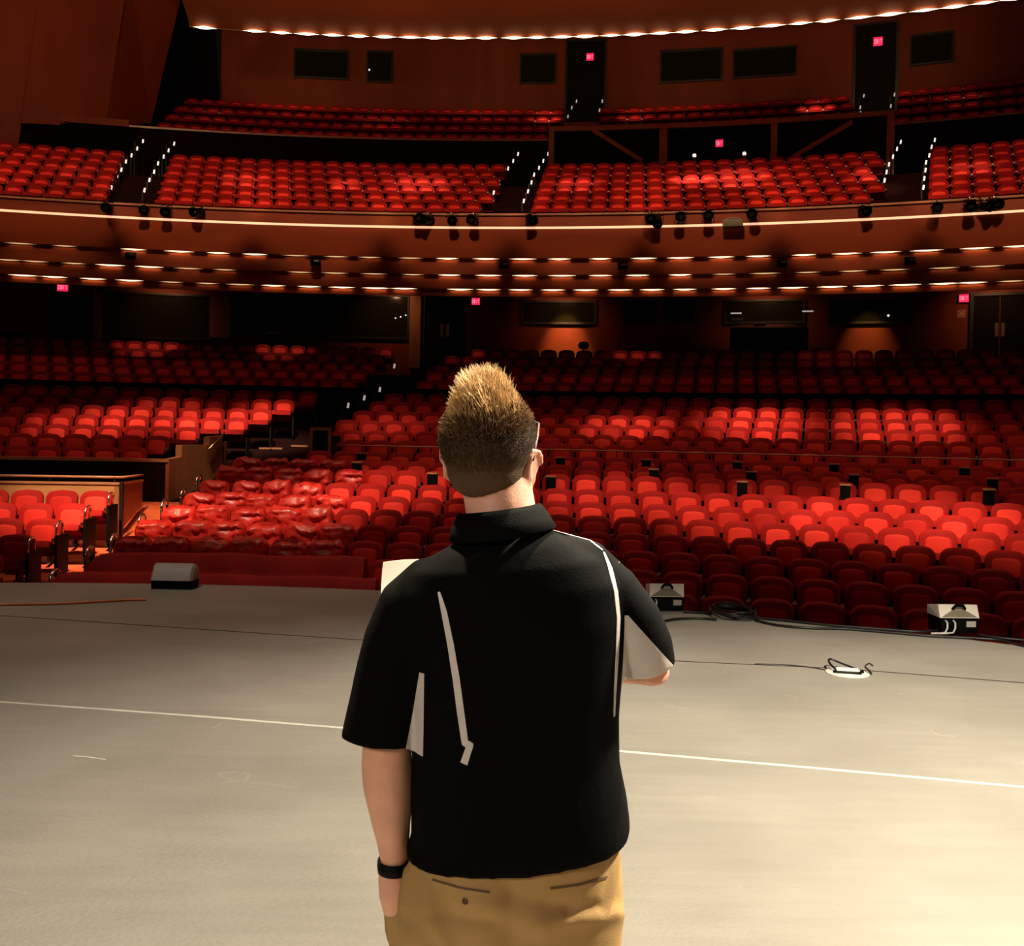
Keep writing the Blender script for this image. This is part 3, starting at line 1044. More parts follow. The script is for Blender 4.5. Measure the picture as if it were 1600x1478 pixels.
# all the other seats, too many to count one by one
lb, lp, lc = seat_meshes(2)
la = MB().box((.255, -.44, .600), (.305, -.08, .645))
ls = MB().box((.264, -.36, 0), (.296, -.12, .60))
lcap = MB().box((.258, -.46, .610), (.302, -.44, .640))
LOD = [(lb, 0), (lp, 1), (lc, 0), (la, 2), (ls, 3), (lcap, 4)]
LOD_N = []
for mb, mi in LOD:
    bm = bmesh.new()
    me = mb.mesh('tmp')
    bm.from_mesh(me)
    bmesh.ops.recalc_face_normals(bm, faces=bm.faces)
    bm.verts.index_update()
    LOD_N.append(([v.co.copy() for v in bm.verts], [tuple(v.index for v in f.verts) for f in bm.faces], mi))
    bm.free()
    bpy.data.meshes.remove(me)
V_, F_, MI = [], [], []
for s in rest:
    mx = Matrix.Translation((s['p'].x, s['p'].y, s['zf'])) @ Matrix.Rotation(-s['a'], 4, 'Z')
    for vs, fs, mi in LOD_N:
        if s['block'] in ('balc', 'upper', 'rear') and mi in (3, 4):
            continue
        o_ = len(V_)
        V_.extend([tuple(mx @ v) for v in vs])
        F_.extend([tuple(i + o_ for i in f) for f in fs])
        MI.extend([mi] * len(fs))
me = bpy.data.meshes.new('theater_seating')
me.from_pydata(V_, [], F_)
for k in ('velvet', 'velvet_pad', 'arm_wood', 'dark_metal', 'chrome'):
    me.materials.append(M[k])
me.polygons.foreach_set('material_index', MI)
me.polygons.foreach_set('use_smooth', [True] * len(me.polygons))
try:
    me.set_sharp_from_angle(angle=DEG(50))
except Exception:
    pass
o = bpy.data.objects.new('theater_seating', me)
C.objects.link(o)
tag(o, 'mass of farther red theatre seats in the rear stalls, balcony and upper tier', 'seating', None, 'stuff')
print('SEATS', len(chosen), len(rest), len(V_))

# dark cloths drawn over the two front rows
def draped(n, x0, x1, seed, label):
    R, z = row_R(n), ROW_Z[n]
    zf = floor_z(R - .4)
    a0, a1 = apx(x0, R, z), apx(x1, R, z)
    N = int((a1 - a0) * R / .09)
    secs = []
    for i in range(N + 1):
        a = a0 + (a1 - a0) * i / N
        t = a * R
        d = noise.noise(Vector((t * 1.3, seed, 0))) * .03 + noise.noise(Vector((t * 4, seed, 5))) * .012
        e = min(1.0, i / 5.0)                       # rounded hanging end at the aisle
        drop = (1 - math.sqrt(max(0, 1 - (1 - e) ** 2))) * .45
        pr = [(R + .10, zf + .02), (R + .10, z - .30 - drop), (R + .07, z - .03 + d - drop), (R, z + .02 + d - drop), (R - .10, z - .01 + d - drop),
              (R - .17, z - .18 + d - drop * .8), (R - .28, z - .34 - d - drop * .5), (R - .50, z - .37 + d - drop * .5), (R - .58, z - .46 - drop * .4), (R - .60, zf + .02)]
        secs.append([pol(r_, a, z_) for r_, z_ in pr])
    mb = MB().loft(secs)
    o = obj('dust_sheet', mb, M['dust_sheet'], None, True, 70)
    return tag(o, label, 'cloth', 'dark red cloths over the front rows')


draped(0, 127, 572, 1.0, 'long dark red cloth over the second row of seats, behind the front one')
draped(-1, 62, 590, 4.0, 'long dark red cloth over the front row of seats along the stage edge')

# black boxes added for the dark gaps between groups of seats
for (x, y), rr in zip(((565, 716), (876, 721), (1010, 720), (1152, 725), (1303, 731), (1507, 735), (558, 727), (1022, 737), (1174, 744), (1334, 749), (1551, 760), (676, 750), (861, 753), (1160, 761), (1321, 768), (1545, 777)),
                      (8, 8, 8, 8, 8, 8, 7, 7, 7, 7, 7, 6, 6, 6, 6, 6)):
    R = row_R(rr) - .40
    zt_ = ROW_Z[rr] - .02
    p = ring_px(x, R, zt_)
    root = thing('seat_console', 'small black console box between seats of the %s row from the stage, %s' % (ordw(rr + 2), {8: 'at picture column'}.get(0, '') or ''), 'console',
                 (p.x, p.y, ROW_Z[rr] - SEAT_H), -ang(p), 'black consoles between the seats')
    root['label'] = ''
    obj('body', MB().box((-.085, -.10, 0), (.085, .10, SEAT_H - .05), None, .01), M['black'], root, True, 40)
    obj('lid', MB().box((-.095, -.11, SEAT_H - .05), (.095, .11, SEAT_H - .025), None, .006), M['rail'], root, True, 40)
    root['_r'] = rr
    root['_x'] = x
cons = [o for o in C.objects if o.name.split('.')[0] == 'seat_console']
for rr in (6, 7, 8):
    row = sorted([o for o in cons if o['_r'] == rr], key=lambda o: o['_x'])
    for i, o in enumerate(row):
        o['label'] = 'small black console among the seats, %s row from the stage, %s from the aisle' % (ordw(rr + 2), ordw(i + 1))
for o in cons:
    del o['_r'], o['_x']

# parapet behind the small side block
RP = row_R(4) + .30
zp = at_ring(100, 756, RP).z
a_c1 = apx(186, RP, zp)
struct('wall_parapet', MB().ring([(RP, -.5), (RP, zp), (RP + .09, zp), (RP + .09, -.5)], A_L, a_c1, 24), M['low_wood'], 'light wooden parapet behind the side block')
q = ring_px(223, RP + 1.7, at_ring(223, 752, RP + 1.7).z)
pA, pB = pol(RP, a_c1, zp), q
ins_ = (pB - pA).cross(Vector((0, 0, 1))).normalized() * -.08
struct('wall_parapet_return', MB().prism([(pA.x, pA.y, floor_z(RP) + .12), (pB.x, pB.y, floor_z(RP + 1.7) + .12), (pB.x, pB.y, pB.z), (pA.x, pA.y, zp)], ins_), M['brown_wood'], 'end panel of the light wooden parapet')
cap = MB().ring([(RP - .02, zp), (RP - .02, zp + .035), (RP + .11, zp + .035), (RP + .11, zp)], A_L, a_c1, 24)
cap.tube([(pA.x, pA.y, zp + .02), (pB.x, pB.y, pB.z + .02)], .025, 6)
struct('trim_9', cap, M['rail'], 'pale cap on the parapet')
rail = thing('parapet_rail', 'dark handrail raised above the light wooden parapet', 'handrail', pol(RP + .16, a_c1, 0))
rr_ = MB()
rr_.tube([pol(RP + .16, A_L + (a_c1 - A_L) * i / 24, zp + .12) - rail.location for i in range(25)] + [Vector((pB.x, pB.y, pB.z + .12)) - rail.location], .022, 8)
obj('rail', rr_, M['rail'], rail, True)
for i in range(5):
    a = a_c1 - .035 * i - .004
    obj('post', MB().tube([pol(RP + .16, a, floor_z(RP + .2)) - rail.location, pol(RP + .16, a, zp + .12) - rail.location], .014, 6), M['dark_metal'], rail)
pc = pol(RP - .05, a_c1 + .002)
cp = obj('corner_post', MB().box((pc.x - .03, pc.y - .03, floor_z(RP) - .02), (pc.x + .03, pc.y + .03, zp + .05), None, .006), M['dark_metal'])
tag(cp, 'slim dark post at the corner of the light wooden parapet', 'post')

# loop handrails along the aisle
for i, (x, y, h) in enumerate(((86, 890, .86), (140, 855, .86), (179, 834, .86), (222, 804, .86), (257, 781, .86), (287, 764, .86), (311, 742, .86))):
    best = min((abs(to_px(ring_px(x, R, floor_z(R) + h))[1] - y), R) for R in [25.3 + .05 * j for j in range(170)])
    R = best[1]
    p = ring_px(x, R, floor_z(R) + h)
    root = thing('aisle_handrail', 'loop handrail with bright top beside the orange aisle, %s from the stage' % ordw(i + 1), 'handrail', (p.x, p.y, floor_z(R)), -ang(p), 'loop handrails along the aisle')
    sl = .10
    obj('post', MB().tube([(0, -.16, -.03), (0, -.16, h - .14)], .022, 8), M['dark_metal'], root, True)
    obj('post', MB().tube([(0, .16, .02), (0, .16, h - .08)], .022, 8), M['dark_metal'], root, True)
    arc = [(0, -.16, h - .15)] + [(0, -.16 * math.cos(t), h - .12 + .10 * math.sin(t) + sl * .3 * (1 - math.cos(t)) / 2) for t in [math.pi * j / 10 for j in range(11)]]
    obj('grip', MB().tube(arc, .024, 8), M['chrome'], root, True)

# rail between the lower rows and the raised rows
R = row_R(8) + .50
zr = 1.45
aL = apx(530, R, zr)
rt = thing('divider_rail', 'thin long rail crossing the middle block between its lower and upper rows', 'rail', pol(R, aL, 0))
obj('rail', MB().tube([pol(R, aL + (A_R - .05 - aL) * i / 40, zr) - rt.location for i in range(41)], .016, 6), M['rail'], rt, True)
for i in range(0, 41, 4):
    a = aL + (A_R - .05 - aL) * i / 40
    obj('post', MB().tube([pol(R, a, floor_z(R)) - rt.location, pol(R, a, zr) - rt.location], .012, 6), M['dark_metal'], rt)

# handrail on the brown end wall, and the little framed barrier up the aisle
t0, t1 = endp(.66, 1.30), endp(.98, 1.66)
out = nrm * -.07
hr = thing('wall_handrail', 'bright slanting handrail on the brown end wall of the raised seats', 'handrail', t0)
obj('rail', MB().tube([out, (t1 - t0) + out], .022, 8), M['brass'], hr, True)
for f_ in (.15, .85):
    obj('bracket', MB().tube([(t1 - t0) * f_, (t1 - t0) * f_ + out], .010, 6), M['brass'], hr, True)
pb = ring_px(351, 35.7, .9)
po = obj('rail_post', MB().tube([(pb.x, pb.y, floor_z(35.7)), (pb.x, pb.y, 1.36)], .03, 10).lathe([(0, 1.36), (.045, 1.36), (.05, 1.42), (.03, 1.47), (0, 1.48)], 10, (pb.x, pb.y, 0)), M['brass'], None, True, 40)
tag(po, 'short bright post at the end of the brown wall', 'post')
b0 = ring_px(486, row_R(9) - .2, 1.2)
br = thing('barrier_frame', 'small wood framed dark barrier beside the upper aisle', 'barrier', (b0.x, b0.y, floor_z(row_R(9))), -ang(b0))
zz = at_ring(500, 668, row_R(9)).z - floor_z(row_R(9))
obj('frame', MB().box((-.03, -.03, 0), (.03, .03, zz)).box((.36, -.03, 0), (.42, .03, zz)).box((-.03, -.03, zz - .06), (.42, .03, zz)), M['brown_wood'], br)
obj('panel', MB().box((.03, -.015, .03), (.36, .015, zz - .06)), M['black'], br)
for i, (x0, x1, y) in enumerate(((406, 442, 700), (456, 482, 696))):
    xm = (x0 + x1) / 2
    R = min((abs(to_px(ring_px(xm, R_, floor_z(R_) + .02))[1] - y), R_) for R_ in [33.0 + .05 * j for j in range(100)])[1]
    p, q = ring_px(x0, R, floor_z(R) + .02), ring_px(x1, R, floor_z(R) + .02)
    struct('trim_%d' % (10 + i), MB().box((0, -.09, -.03), ((q - p).length, .09, .012), Matrix.Translation(p) @ Matrix.Rotation(math.atan2(q.y - p.y, q.x - p.x), 4, 'Z')), M['rail'], 'step edge on the dark upper aisle')


# ================================================================== LAMPS, SIGNS, FITTINGS
def lens(L, r, n=8, m=13):
    mb = MB()
    secs = []
    for i in range(m):
        t = -1 + 2 * i / (m - 1)
        w_ = max(.0015, r * (1 - t * t) ** 2.0)
        secs.append([Vector((t * L / 2, w_ * .7 * math.cos(k * 2 * math.pi / n), w_ * math.sin(k * 2 * math.pi / n))) for k in range(n)])
    return mb.loft(secs)


ME_LENS = {}
for nm, L, r, mk in (('balcony', .74, .026, 'lamp_warm'), ('dim', .74, .020, 'lamp_dim'), ('top', .92, .052, 'lamp_top')):
    me = lens(L, r).mesh('cove_lamp', True)
    me.materials.append(M[mk])
    ME_LENS[nm] = me

LB = [32, 101, 209, 280, 341, 398, 462, 526, 577, 641, 699, 759, 817, 874, 938, 1006, 1063, 1127, 1185, 1256, 1323, 1384, 1448, 1526, 1590]
LC = [13, 54, 115, 172, 233, 294, 351, 469, 523, 584, 645, 702, 763, 820, 878, 938, 996, 1063, 1131, 1195, 1262, 1333, 1397, 1475, 1543]
LD = [37, 84, 145, 202, 267, 324, 375, 427, 483, 534, 587, 631, 719, 763, 813, 864, 915, 969, 1019, 1070, 1131, 1185, 1239, 1300, 1357, 1414, 1475, 1519, 1580]
LT = [320, 398, 439, 479, 520, 560, 601, 641, 678, 719, 759, 803, 839, 878, 915, 955, 992, 1033, 1072, 1117, 1161, 1205, 1251, 1293, 1343, 1391, 1445, 1492, 1539, 1586]
dimC = {13, 54, 115, 294, 351, 469, 523, 584, 645, 1131, 1195, 1262, 1333, 1397, 1475, 1543}
dimB = {32, 101, 577, 641, 462, 526}
dimD = {267, 324, 375, 1580}


def lamps(xs, R, z, kind, dims, where, group, arr=False):
    for i, x in enumerate(xs):
        p = ring_px(x, R, z)
        o = bpy.data.objects.new('cove_lamp', ME_LENS['dim' if x in dims else kind])
        C.objects.link(o)
        o.location = p
        o.rotation_euler = (0, 0, -ang(p))
        s_ = random.uniform(.85, 1.12)
        o.scale = (s_, 1, random.uniform(.85, 1.1))
        if kind == 'balcony':
            light('AREA', 'cove_glow', pol(R + .03, ang(p), z - .04), pol(R + .10, ang(p), z - .40), .10 if x in dims else .30, (1.0, 0.66, 0.32), shape='RECTANGLE', size=.6, size_y=.03)
        tag(o, 'glowing warm lamp %s, %s along from the side wall' % (where, ordw(i + 1)), 'lamp', group)


for k, (R, z) in enumerate(((42.66, 6.830), (42.80, 6.375), (42.94, 5.985), (50.47, 16.27))):
    struct('trim_%d' % (13 + k), MB().ring([(R, z - .016), (R, z + .012), (R + .03, z + .012), (R + .03, z - .016)], A_L if k < 3 else a_c, A_R, 80), M['rail'], 'thin pale ledge behind a line of lamps')
lamps(LB, 42.635, 6.824, 'balcony', dimB, 'below the tall balcony front panel', 'lamps below the tall balcony panel')
lamps(LC, 42.775, 6.370, 'balcony', dimC, 'below the second balcony band', 'lamps below the second balcony band')
lamps(LD, 42.915, 5.979, 'balcony', dimD, 'on the lowest line of balcony lamps', 'lamps along the lowest balcony line')
lamps(LT, 50.45, 16.255, 'top', set(), 'on the ceiling lip', 'lamps along the ceiling lip')


# exit signs
def letters(parent, text, w_, h_, y, m):
    """block letters built from bars"""
    glyph = {'E': [(0, 0, .2, 1), (0, 0, 1, .18), (0, .41, .8, .59), (0, .82, 1, 1)],
             'I': [(.38, 0, .62, 1)],
             'T': [(.38, 0, .62, 1), (0, .82, 1, 1)]}
    cw = w_ / (len(text) * 1.25 - .25)
    mb = MB()
    for i, ch in enumerate(text):
        x0 = -w_ / 2 + i * cw * 1.25
        if ch == 'X':
            for s0 in (1, -1):
                c = Vector((x0 + cw / 2, 0, 0))
                L = math.hypot(cw, h_)
                an = math.atan2(h_, cw * .8) * s0
                mb.box((-L / 2 * .93, y - .006, -.02), (L / 2 * .93, y, .02), Matrix.Translation(c) @ Matrix.Rotation(-an, 4, 'Y'))
            continue
        for a, b, c, d in glyph[ch]:
            mb.box((x0 + a * cw, y - .006, -h_ / 2 + b * h_), (x0 + c * cw, y, -h_ / 2 + d * h_))
    return obj('lettering', mb, m, parent)


def exit_sign(x, y, R, label, W=.30, Hh=.24):
    p = at_ring(x, y, R - .07)
    root = thing('exit_sign', label, 'sign', p, -ang(p), 'lit red exit signs')
    obj('housing', MB().box((-W / 2 - .02, -.01, -Hh / 2 - .02), (W / 2 + .02, .068, Hh / 2 + .02), None, .008), M['black'], root)
    obj('face', MB().box((-W / 2, -.022, -Hh / 2), (W / 2, -.010, Hh / 2)), M['exit_red'], root)
    letters(root, 'EXIT', W * .82, Hh * .5, -.022, M['exit_letter'])


exit_sign(98, 449, RB - .1, 'lit red exit sign over the dark door near the side wall', .34, .26)
exit_sign(743, 471, RB, 'lit red exit sign beside the double door with brass plates')
exit_sign(1506, 466, RB, 'lit red exit sign above the small wall plate, under the balcony', .28, .24)
exit_sign(922, 89, RW - .1, 'lit red exit sign over the doorway at the middle of the upper tier', .30, .30)
exit_sign(1372, 65, RW - .1, 'lit red exit sign over the end doorway of the upper tier', .34, .34)
exit_sign(1124, 224, RU, 'lit red exit sign inside the framed stairway opening of the balcony', .26, .26)
p = at_ring(1502, 490, RB - .012)
sw = thing('wall_plate', 'small pale switch plate on the wall below an exit sign', 'switch plate', p, -ang(p))
obj('plate', MB().box((-.12, -.008, -.12), (.12, .012, .12), None, .006), M['rail'], sw)
obj('button', MB().box((-.03, -.02, -.04), (.03, -.008, .04)), M['brass'], sw)

# sound desk at the back of the stalls
p = ring_px(1201, RB - .75, 4.6)
zf_ = 3.26 + .31 * 4 - SEAT_H
dk = thing('sound_desk', 'black sound desk with lit top and two gooseneck lamps at the back wall', 'desk', (p.x, p.y, zf_), -ang(p))
zt_ = at_ring(1201, 510, RB - .75).z - zf_
wd = 118 / F * p.y / 2
obj('cabinet', MB().box((-wd, -.25, 0), (wd, .30, zt_ - .06), None, .02), M['black'], dk, True, 40)
obj('worktop', MB().box((-wd + .05, -.22, zt_ - .06), (wd - .08, .28, zt_ - .02)).box((-wd + .1, -.1, zt_ - .02), (-.5, .2, zt_ + .05)).box((-.1, -.1, zt_ - .02), (wd - .4, .2, zt_ + .06)), M['screen'], dk)
for sx, x2, y2 in ((-wd + .12, 1150, 490), (wd - .08, 1255, 487)):
    tip = at_ring(x2, y2, RB - .75)
    tz = tip.z - zf_
    gn = obj('gooseneck_lamp', MB().tube([(sx, .1, zt_ - .05), (sx, .1, zt_ + .2), (sx + .02, .05, tz - .03), (sx + .06, -.05, tz)], .012, 6), M['dark_metal'], dk, True)
    obj('lamp_head', MB().box((sx - .12, -.10, tz - .015), (sx + .22, -.02, tz + .025), None, .008), M['step_light_dim'], gn)
p = at_ring(1388, 493, RB - .06)
o = obj('booth_light', MB().lathe([(0, -.045), (.045, 0), (0, .045)], 10, p), M['step_light'], None, True)
tag(o, 'tiny white light in the dark window beyond the sound desk', 'light')
p = at_ring(577, 109, RW - .06)
o = obj('booth_light', MB().lathe([(0, -.05), (.045, 0), (0, .05)], 10, p), M['step_light'], None, True)
tag(o, 'tiny white light in the small upper tier window over the first balcony block', 'light')
# loose things at the booths
p = at_ring(912, 540, RB - .5)
o = thing('ball_lamp', 'dark round fixture sticking up behind the last row beside an orange glow', 'fixture', (p.x, p.y, zf_), -ang(p))
obj('head', MB().lathe([(0, -.13), (.14, -.10), (.19, .0), (.16, .10), (0, .15)], 14, (0, 0, p.z - zf_)), M['black'], o, True)
obj('stand', MB().tube([(0, 0, 0), (0, 0, p.z - zf_ - .1)], .03, 8), M['black'], o)
p = at_ring(429, 521, RB - .35)
o = thing('desk_console', 'pale curved console top in the long booth window', 'console', (p.x, p.y, zf_), -ang(p))
obj('top', MB().prism([(-.28 + .56 * i / 8, -.12, p.z - zf_ - .02 + .06 * math.sin(math.pi * i / 8)) for i in range(9)], (0, .24, 0)), M['grey_enamel'], o)
obj('pedestal', MB().box((-.2, -.1, 0), (.2, .1, p.z - zf_ - .02)), M['black'], o)
for i, (x, y) in enumerate(((618, 497), (626, 495), (634, 492.5))):
    p = at_ring(x, y, RB - .09)
    o = obj('booth_light', MB().lathe([(0, -.03), (.032, 0), (0, .03)], 8, p), M['step_light'], None, True)
    tag(o, 'tiny white light at the end of the long booth window, %s from its edge' % ordw(3 - i), 'light', 'tiny booth lights')
wr = MB()
wr.tube([at_ring(x, y, RB - .03) for x, y in ((976, 468), (974, 490), (976, 510), (969, 530), (964, 545))], .012, 6)
tag(obj('wall_cable', wr, M['cable'], None, True), 'thin dark cable hanging down the back wall by small windows', 'cable')
p = at_ring(17, 524, RB - .6)
o = thing('equipment_box', 'black equipment box on the rear wall ledge at the side', 'box', (p.x, p.y, zf_), -ang(p))
obj('case', MB().box((-.36, -.2, 0), (.36, .2, p.z - zf_ + .1), None, .02), M['black'], o, True, 40)
obj('handle', MB().tube([(-.1, -.2, p.z - zf_), (-.1, -.24, p.z - zf_), (.1, -.24, p.z - zf_), (.1, -.2, p.z - zf_)], .012, 6), M['chrome'], o)

# aisle step lights of the balcony
def row_of_lights(pts, R0, R1, zfun, where, dim=False):
    y0, y1 = pts[-1][1], pts[0][1]
    for i, (x, y) in enumerate(reversed(pts)):
        R = R0 + (R1 - R0) * (y0 - y) / max(1, (y0 - y1))
        p = at_ring(x, y, R)
        zf = zfun(R)
        root = thing('aisle_light', 'tiny aisle light, %s, %s from bottom' % (where, ordw(i + 1)), 'aisle light', (p.x, p.y, zf), -ang(p), 'aisle lights: %s' % where)
        h = max(.06, p.z - zf)
        obj('stem', MB().box((-.02, -.02, 0), (.02, .02, h - .05)), M['dark_metal'], root)
        ln = MB().box((-.026, -.026, h - .06), (.026, .026, h + .07), Matrix.Rotation(DEG(8), 4, 'Y'), .016)
        obj('lens', ln, M['step_light_dim' if dim else 'step_light'], root, True)


def bz(R):
    if R < BR[0] + .25:
        return BZ[0] - SEAT_H
    for b in range(NB - 1, -1, -1):
        if R >= BR[b] + .25:
            return BZ[min(b + 1, NB - 1)] - SEAT_H
    return BZ[0] - SEAT_H


AL = {'near side of the first balcony aisle': [(211, 219), (205, 231), (199, 242), (193, 252), (186, 265), (179, 274), (171, 293)],
      'far side of the first balcony aisle': [(260, 223), (254, 234), (249, 244), (243, 255), (237, 268), (230, 281), (223, 297)],
      'near side of the middle balcony aisle': [(798, 240), (793, 251), (788, 263), (781, 274), (776, 285), (769, 301), (763, 314)],
      'far side of the middle balcony aisle': [(845, 240), (840, 251), (836, 262), (831, 273), (827, 285), (822, 299), (816, 314)],
      'near side of the last balcony aisle': [(1395, 222), (1392, 233), (1389, 245), (1386, 257), (1382, 269), (1379, 282), (1375, 296)],
      'far side of the last balcony aisle': [(1448, 219), (1446, 230), (1446, 243), (1444, 254), (1443, 266), (1441, 279), (1440, 293)]}
for k, v in AL.items():
    row_of_lights(v, 44.6, 49.9, bz, k)


def uz_(R):
    for u in range(NU - 1, -1, -1):
        if R >= UR[u] + .25:
            return UZ[min(u + 1, NU - 1)] - SEAT_H
    return UZ[0] - SEAT_H


row_of_lights([(1343, 150), (1342, 168), (1341, 177)], 53.6, 55.2, uz_, 'near side of the end doorway up high', True)
row_of_lights([(1391, 148), (1390, 166), (1388, 175)], 53.6, 55.2, uz_, 'far side of the end doorway up high', True)
row_of_lights([(893, 158), (888, 168), (882, 182)], 53.6, 55.0, uz_, 'near side of the middle doorway up high', True)
row_of_lights([(934, 158), (930, 172)], 53.6, 54.6, uz_, 'far side of the middle doorway up high', True)
# dashes of light along the dark stalls aisle
row_of_lights([(603, 571), (570, 599), (556, 627)][:1] + [(584, 608), (560, 621), (535, 633)], 38.0, 41.0, floor_z, 'dark upper stalls aisle', True)
for i, (x, y) in enumerate(((1085, 243), (1163, 240))):
    p = at_ring(x, y, 48.9)
    root = thing('bollard_light', 'small round white light on a post before the stairway opening, %s' % ('nearer the side wall' if i == 0 else 'farther from the side wall'), 'light', (p.x, p.y, ZX), 0, 'post lights at the stairway opening')
    obj('post', MB().tube([(0, 0, 0), (0, 0, p.z - ZX - .05)], .035, 8), M['rail'], root)
    obj('globe', MB().lathe([(0, -.07), (.05, -.05), (.07, 0), (.05, .05), (0, .07)], 12, (0, 0, p.z - ZX)), M['step_light'], root, True)


# stage lamps clamped along the balcony parapet
def stage_lamp(x, y, label, tilt=18, turn=0, size=1.0, dy=-.24, group='stage lamps on the balcony parapet', z_hang=None):
    p = at_ring(x, y, 42.42 + dy)
    root = thing('stage_lamp', label, 'stage lamp', p, -ang(p) + DEG(turn), group)
    mx = Matrix.Rotation(DEG(tilt), 4, 'X') @ Matrix.Rotation(DEG(90), 4, 'X')
    s = size
    bd = MB().lathe([(0, -.20 * s), (.06 * s, -.20 * s), (.085 * s, -.14 * s), (.09 * s, .06 * s), (.115 * s, .18 * s), (.105 * s, .18 * s), (.08 * s, .08 * s), (0, .06 * s)], 14)
    bd.v = [tuple(mx @ Vector(v)) for v in bd.v]
    obj('housing', bd, M['black'], root, True, 45)
    ln = MB().lathe([(0, .10 * s), (.084 * s, .10 * s), (.084 * s, .115 * s), (0, .13 * s)], 14)
    ln.v = [tuple(mx @ Vector(v)) for v in ln.v]
    obj('lens', ln, M['glass_dark'], root, True)
    yk = MB().tube([(-.12 * s, 0, 0), (-.12 * s, .01, .13 * s), (.12 * s, .01, .13 * s), (.12 * s, 0, 0)], .012, 6)
    obj('yoke', yk, M['dark_metal'], root)
    top = 8.05 - p.z
    cl_ = MB().tube([(0, .01, .13 * s), (0, .01, max(top, .15)), (0, -dy + .05, max(top, .15) + .03)], .016, 6)
    obj('clamp', cl_, M['chrome'], root)


RL = [(168, 325, 10, 0), (225, 327, 18, 10), (260, 330, 18, 0), (309, 331, 14, -25), (653, 341, 10, 20), (668, 343, 12, -30), (706, 343, 20, 10), (739, 344, 10, -10), (830, 342, 26, 25),
      (1015, 341, 14, 15), (1028, 346, 30, 0), (1064, 341, 0, 0), (1106, 338, 6, 5), (1175, 335, 8, 0), (1350, 328, 20, 20), (1464, 326, 4, 0), (1515, 322, 16, 10), (1538, 323, 10, 35), (1553, 319, 10, 35)]
for i, (x, y, ti, tu) in enumerate(RL):
    stage_lamp(x, y, 'black stage lamp hung on the balcony parapet, %s along from the side wall' % ordw(i + 1), ti, tu, 1.25)
p = at_ring(1145, 347, 42.2)
o = thing('speaker_pod', 'olive drum-shaped speaker on the balcony parapet with a pale top rim', 'speaker', p, -ang(p))
obj('body', MB().box((-.27, -.12, -.14), (.27, .19, .08), None, .05), M['olive_enamel'], o, True, 50)
obj('top_rim', MB().prism([(-.24 + .48 * i / 8, -.13, .07 + .035 * math.sin(math.pi * i / 8)) for i in range(9)], (0, .2, 0)), M['rail'], o)
for i, (x, y) in enumerate(((204, 399), (493, 409), (787, 414), (973, 415), (1222, 411), (1422, 407))):
    p = at_ring(x, y, 42.53)
    root = thing('wall_projector', 'small black lamp box on the second balcony band, %s along from the side wall' % ordw(i + 1), 'lamp', p, -ang(p), 'black lamp boxes on the second balcony band')
    obj('body', MB().box((-.14, -.12, -.11), (.14, .12, .09), Matrix.Rotation(DEG(14), 4, 'X'), .045), M['black'], root, True, 50)
    obj('glass', MB().box((-.02, -.135, .01), (.12, -.11, .065), Matrix.Rotation(DEG(14), 4, 'X'), .01), M['grey_enamel'], root)
    obj('bracket', MB().box((-.03, .08, -.03), (.03, .19, .03)), M['dark_metal'], root)

# ================================================================== ON THE STAGE
def ground(pts, z=0.0):
    return [at_height(x, y, z) for x, y in pts]


def flat_strip(pts, wid, z0, z1):
    mb = MB()
    secs = []
    for i, p in enumerate(pts):
        t = (pts[min(i + 1, len(pts) - 1)] - pts[max(i - 1, 0)]).normalized()
        n_ = Vector((-t.y, t.x, 0)) * wid / 2
        secs.append([Vector((p.x, p.y, 0)) - n_ + Vector((0, 0, z0)), Vector((p.x, p.y, 0)) + n_ + Vector((0, 0, z0)), Vector((p.x, p.y, 0)) + n_ + Vector((0, 0, z1)), Vector((p.x, p.y, 0)) - n_ + Vector((0, 0, z1))])
    return mb.loft(secs)


tp = ground(((0, 1097), (170, 1109), (345, 1122), (530, 1137), (970, 1174), (1280, 1201), (1600, 1230)))
d0, d1 = (tp[0] - tp[1]).normalized(), (tp[-1] - tp[-2]).normalized()
tp = [tp[0] + d0 * 4] + tp + [tp[-1] + d1 * 4]
tag(obj('floor_tape', flat_strip(tp, .032, 0.0005, .0018), M['tape']), 'long white tape line running across the whole stage floor behind the man', 'tape')['label'] = 'long white tape line running straight across the grey stage floor'
sm = ground(((1060, 1033), (1320, 1045), (1600, 1067)))
e0, e1 = (sm[0] - sm[1]).normalized(), (sm[-1] - sm[-2]).normalized()
smL = ground(((0, 962), (110, 969), (222, 977)))
struct('trim_12', flat_strip([smL[0] + (smL[0] - smL[1]).normalized() * 4] + smL + [sm[0]] + sm[1:] + [sm[-1] + e1 * 3], .022, .0002, .0012), M['seam'], 'dark seam between stage floor sheets')
o = obj('floor_scratch', flat_strip(ground(((115, 1181), (138, 1183), (165, 1187))), .012, .0005, .0012), M['tape'])
tag(o, 'short pale strip of tape stuck on the stage below the long tape line', 'tape')


def cable(name, pts, rad, m, label, cat='cable', group=None, z=None):
    P = [Vector(p) for p in pts]
    # smooth curve through the points
    out_ = []
    for i in range(len(P) - 1):
        a, b, c, d = P[max(i - 1, 0)], P[i], P[i + 1], P[min(i + 2, len(P) - 1)]
        for k in range(6):
            t = k / 6
            out_.append(.5 * ((2 * b) + (c - a) * t + (2 * a - 5 * b + 4 * c - d) * t * t + (3 * b - a - 3 * c + d) * t ** 3))
    out_.append(P[-1])
    o = obj(name, MB().tube(out_, rad, 6), m, None, True)
    return tag(o, label, cat, group)


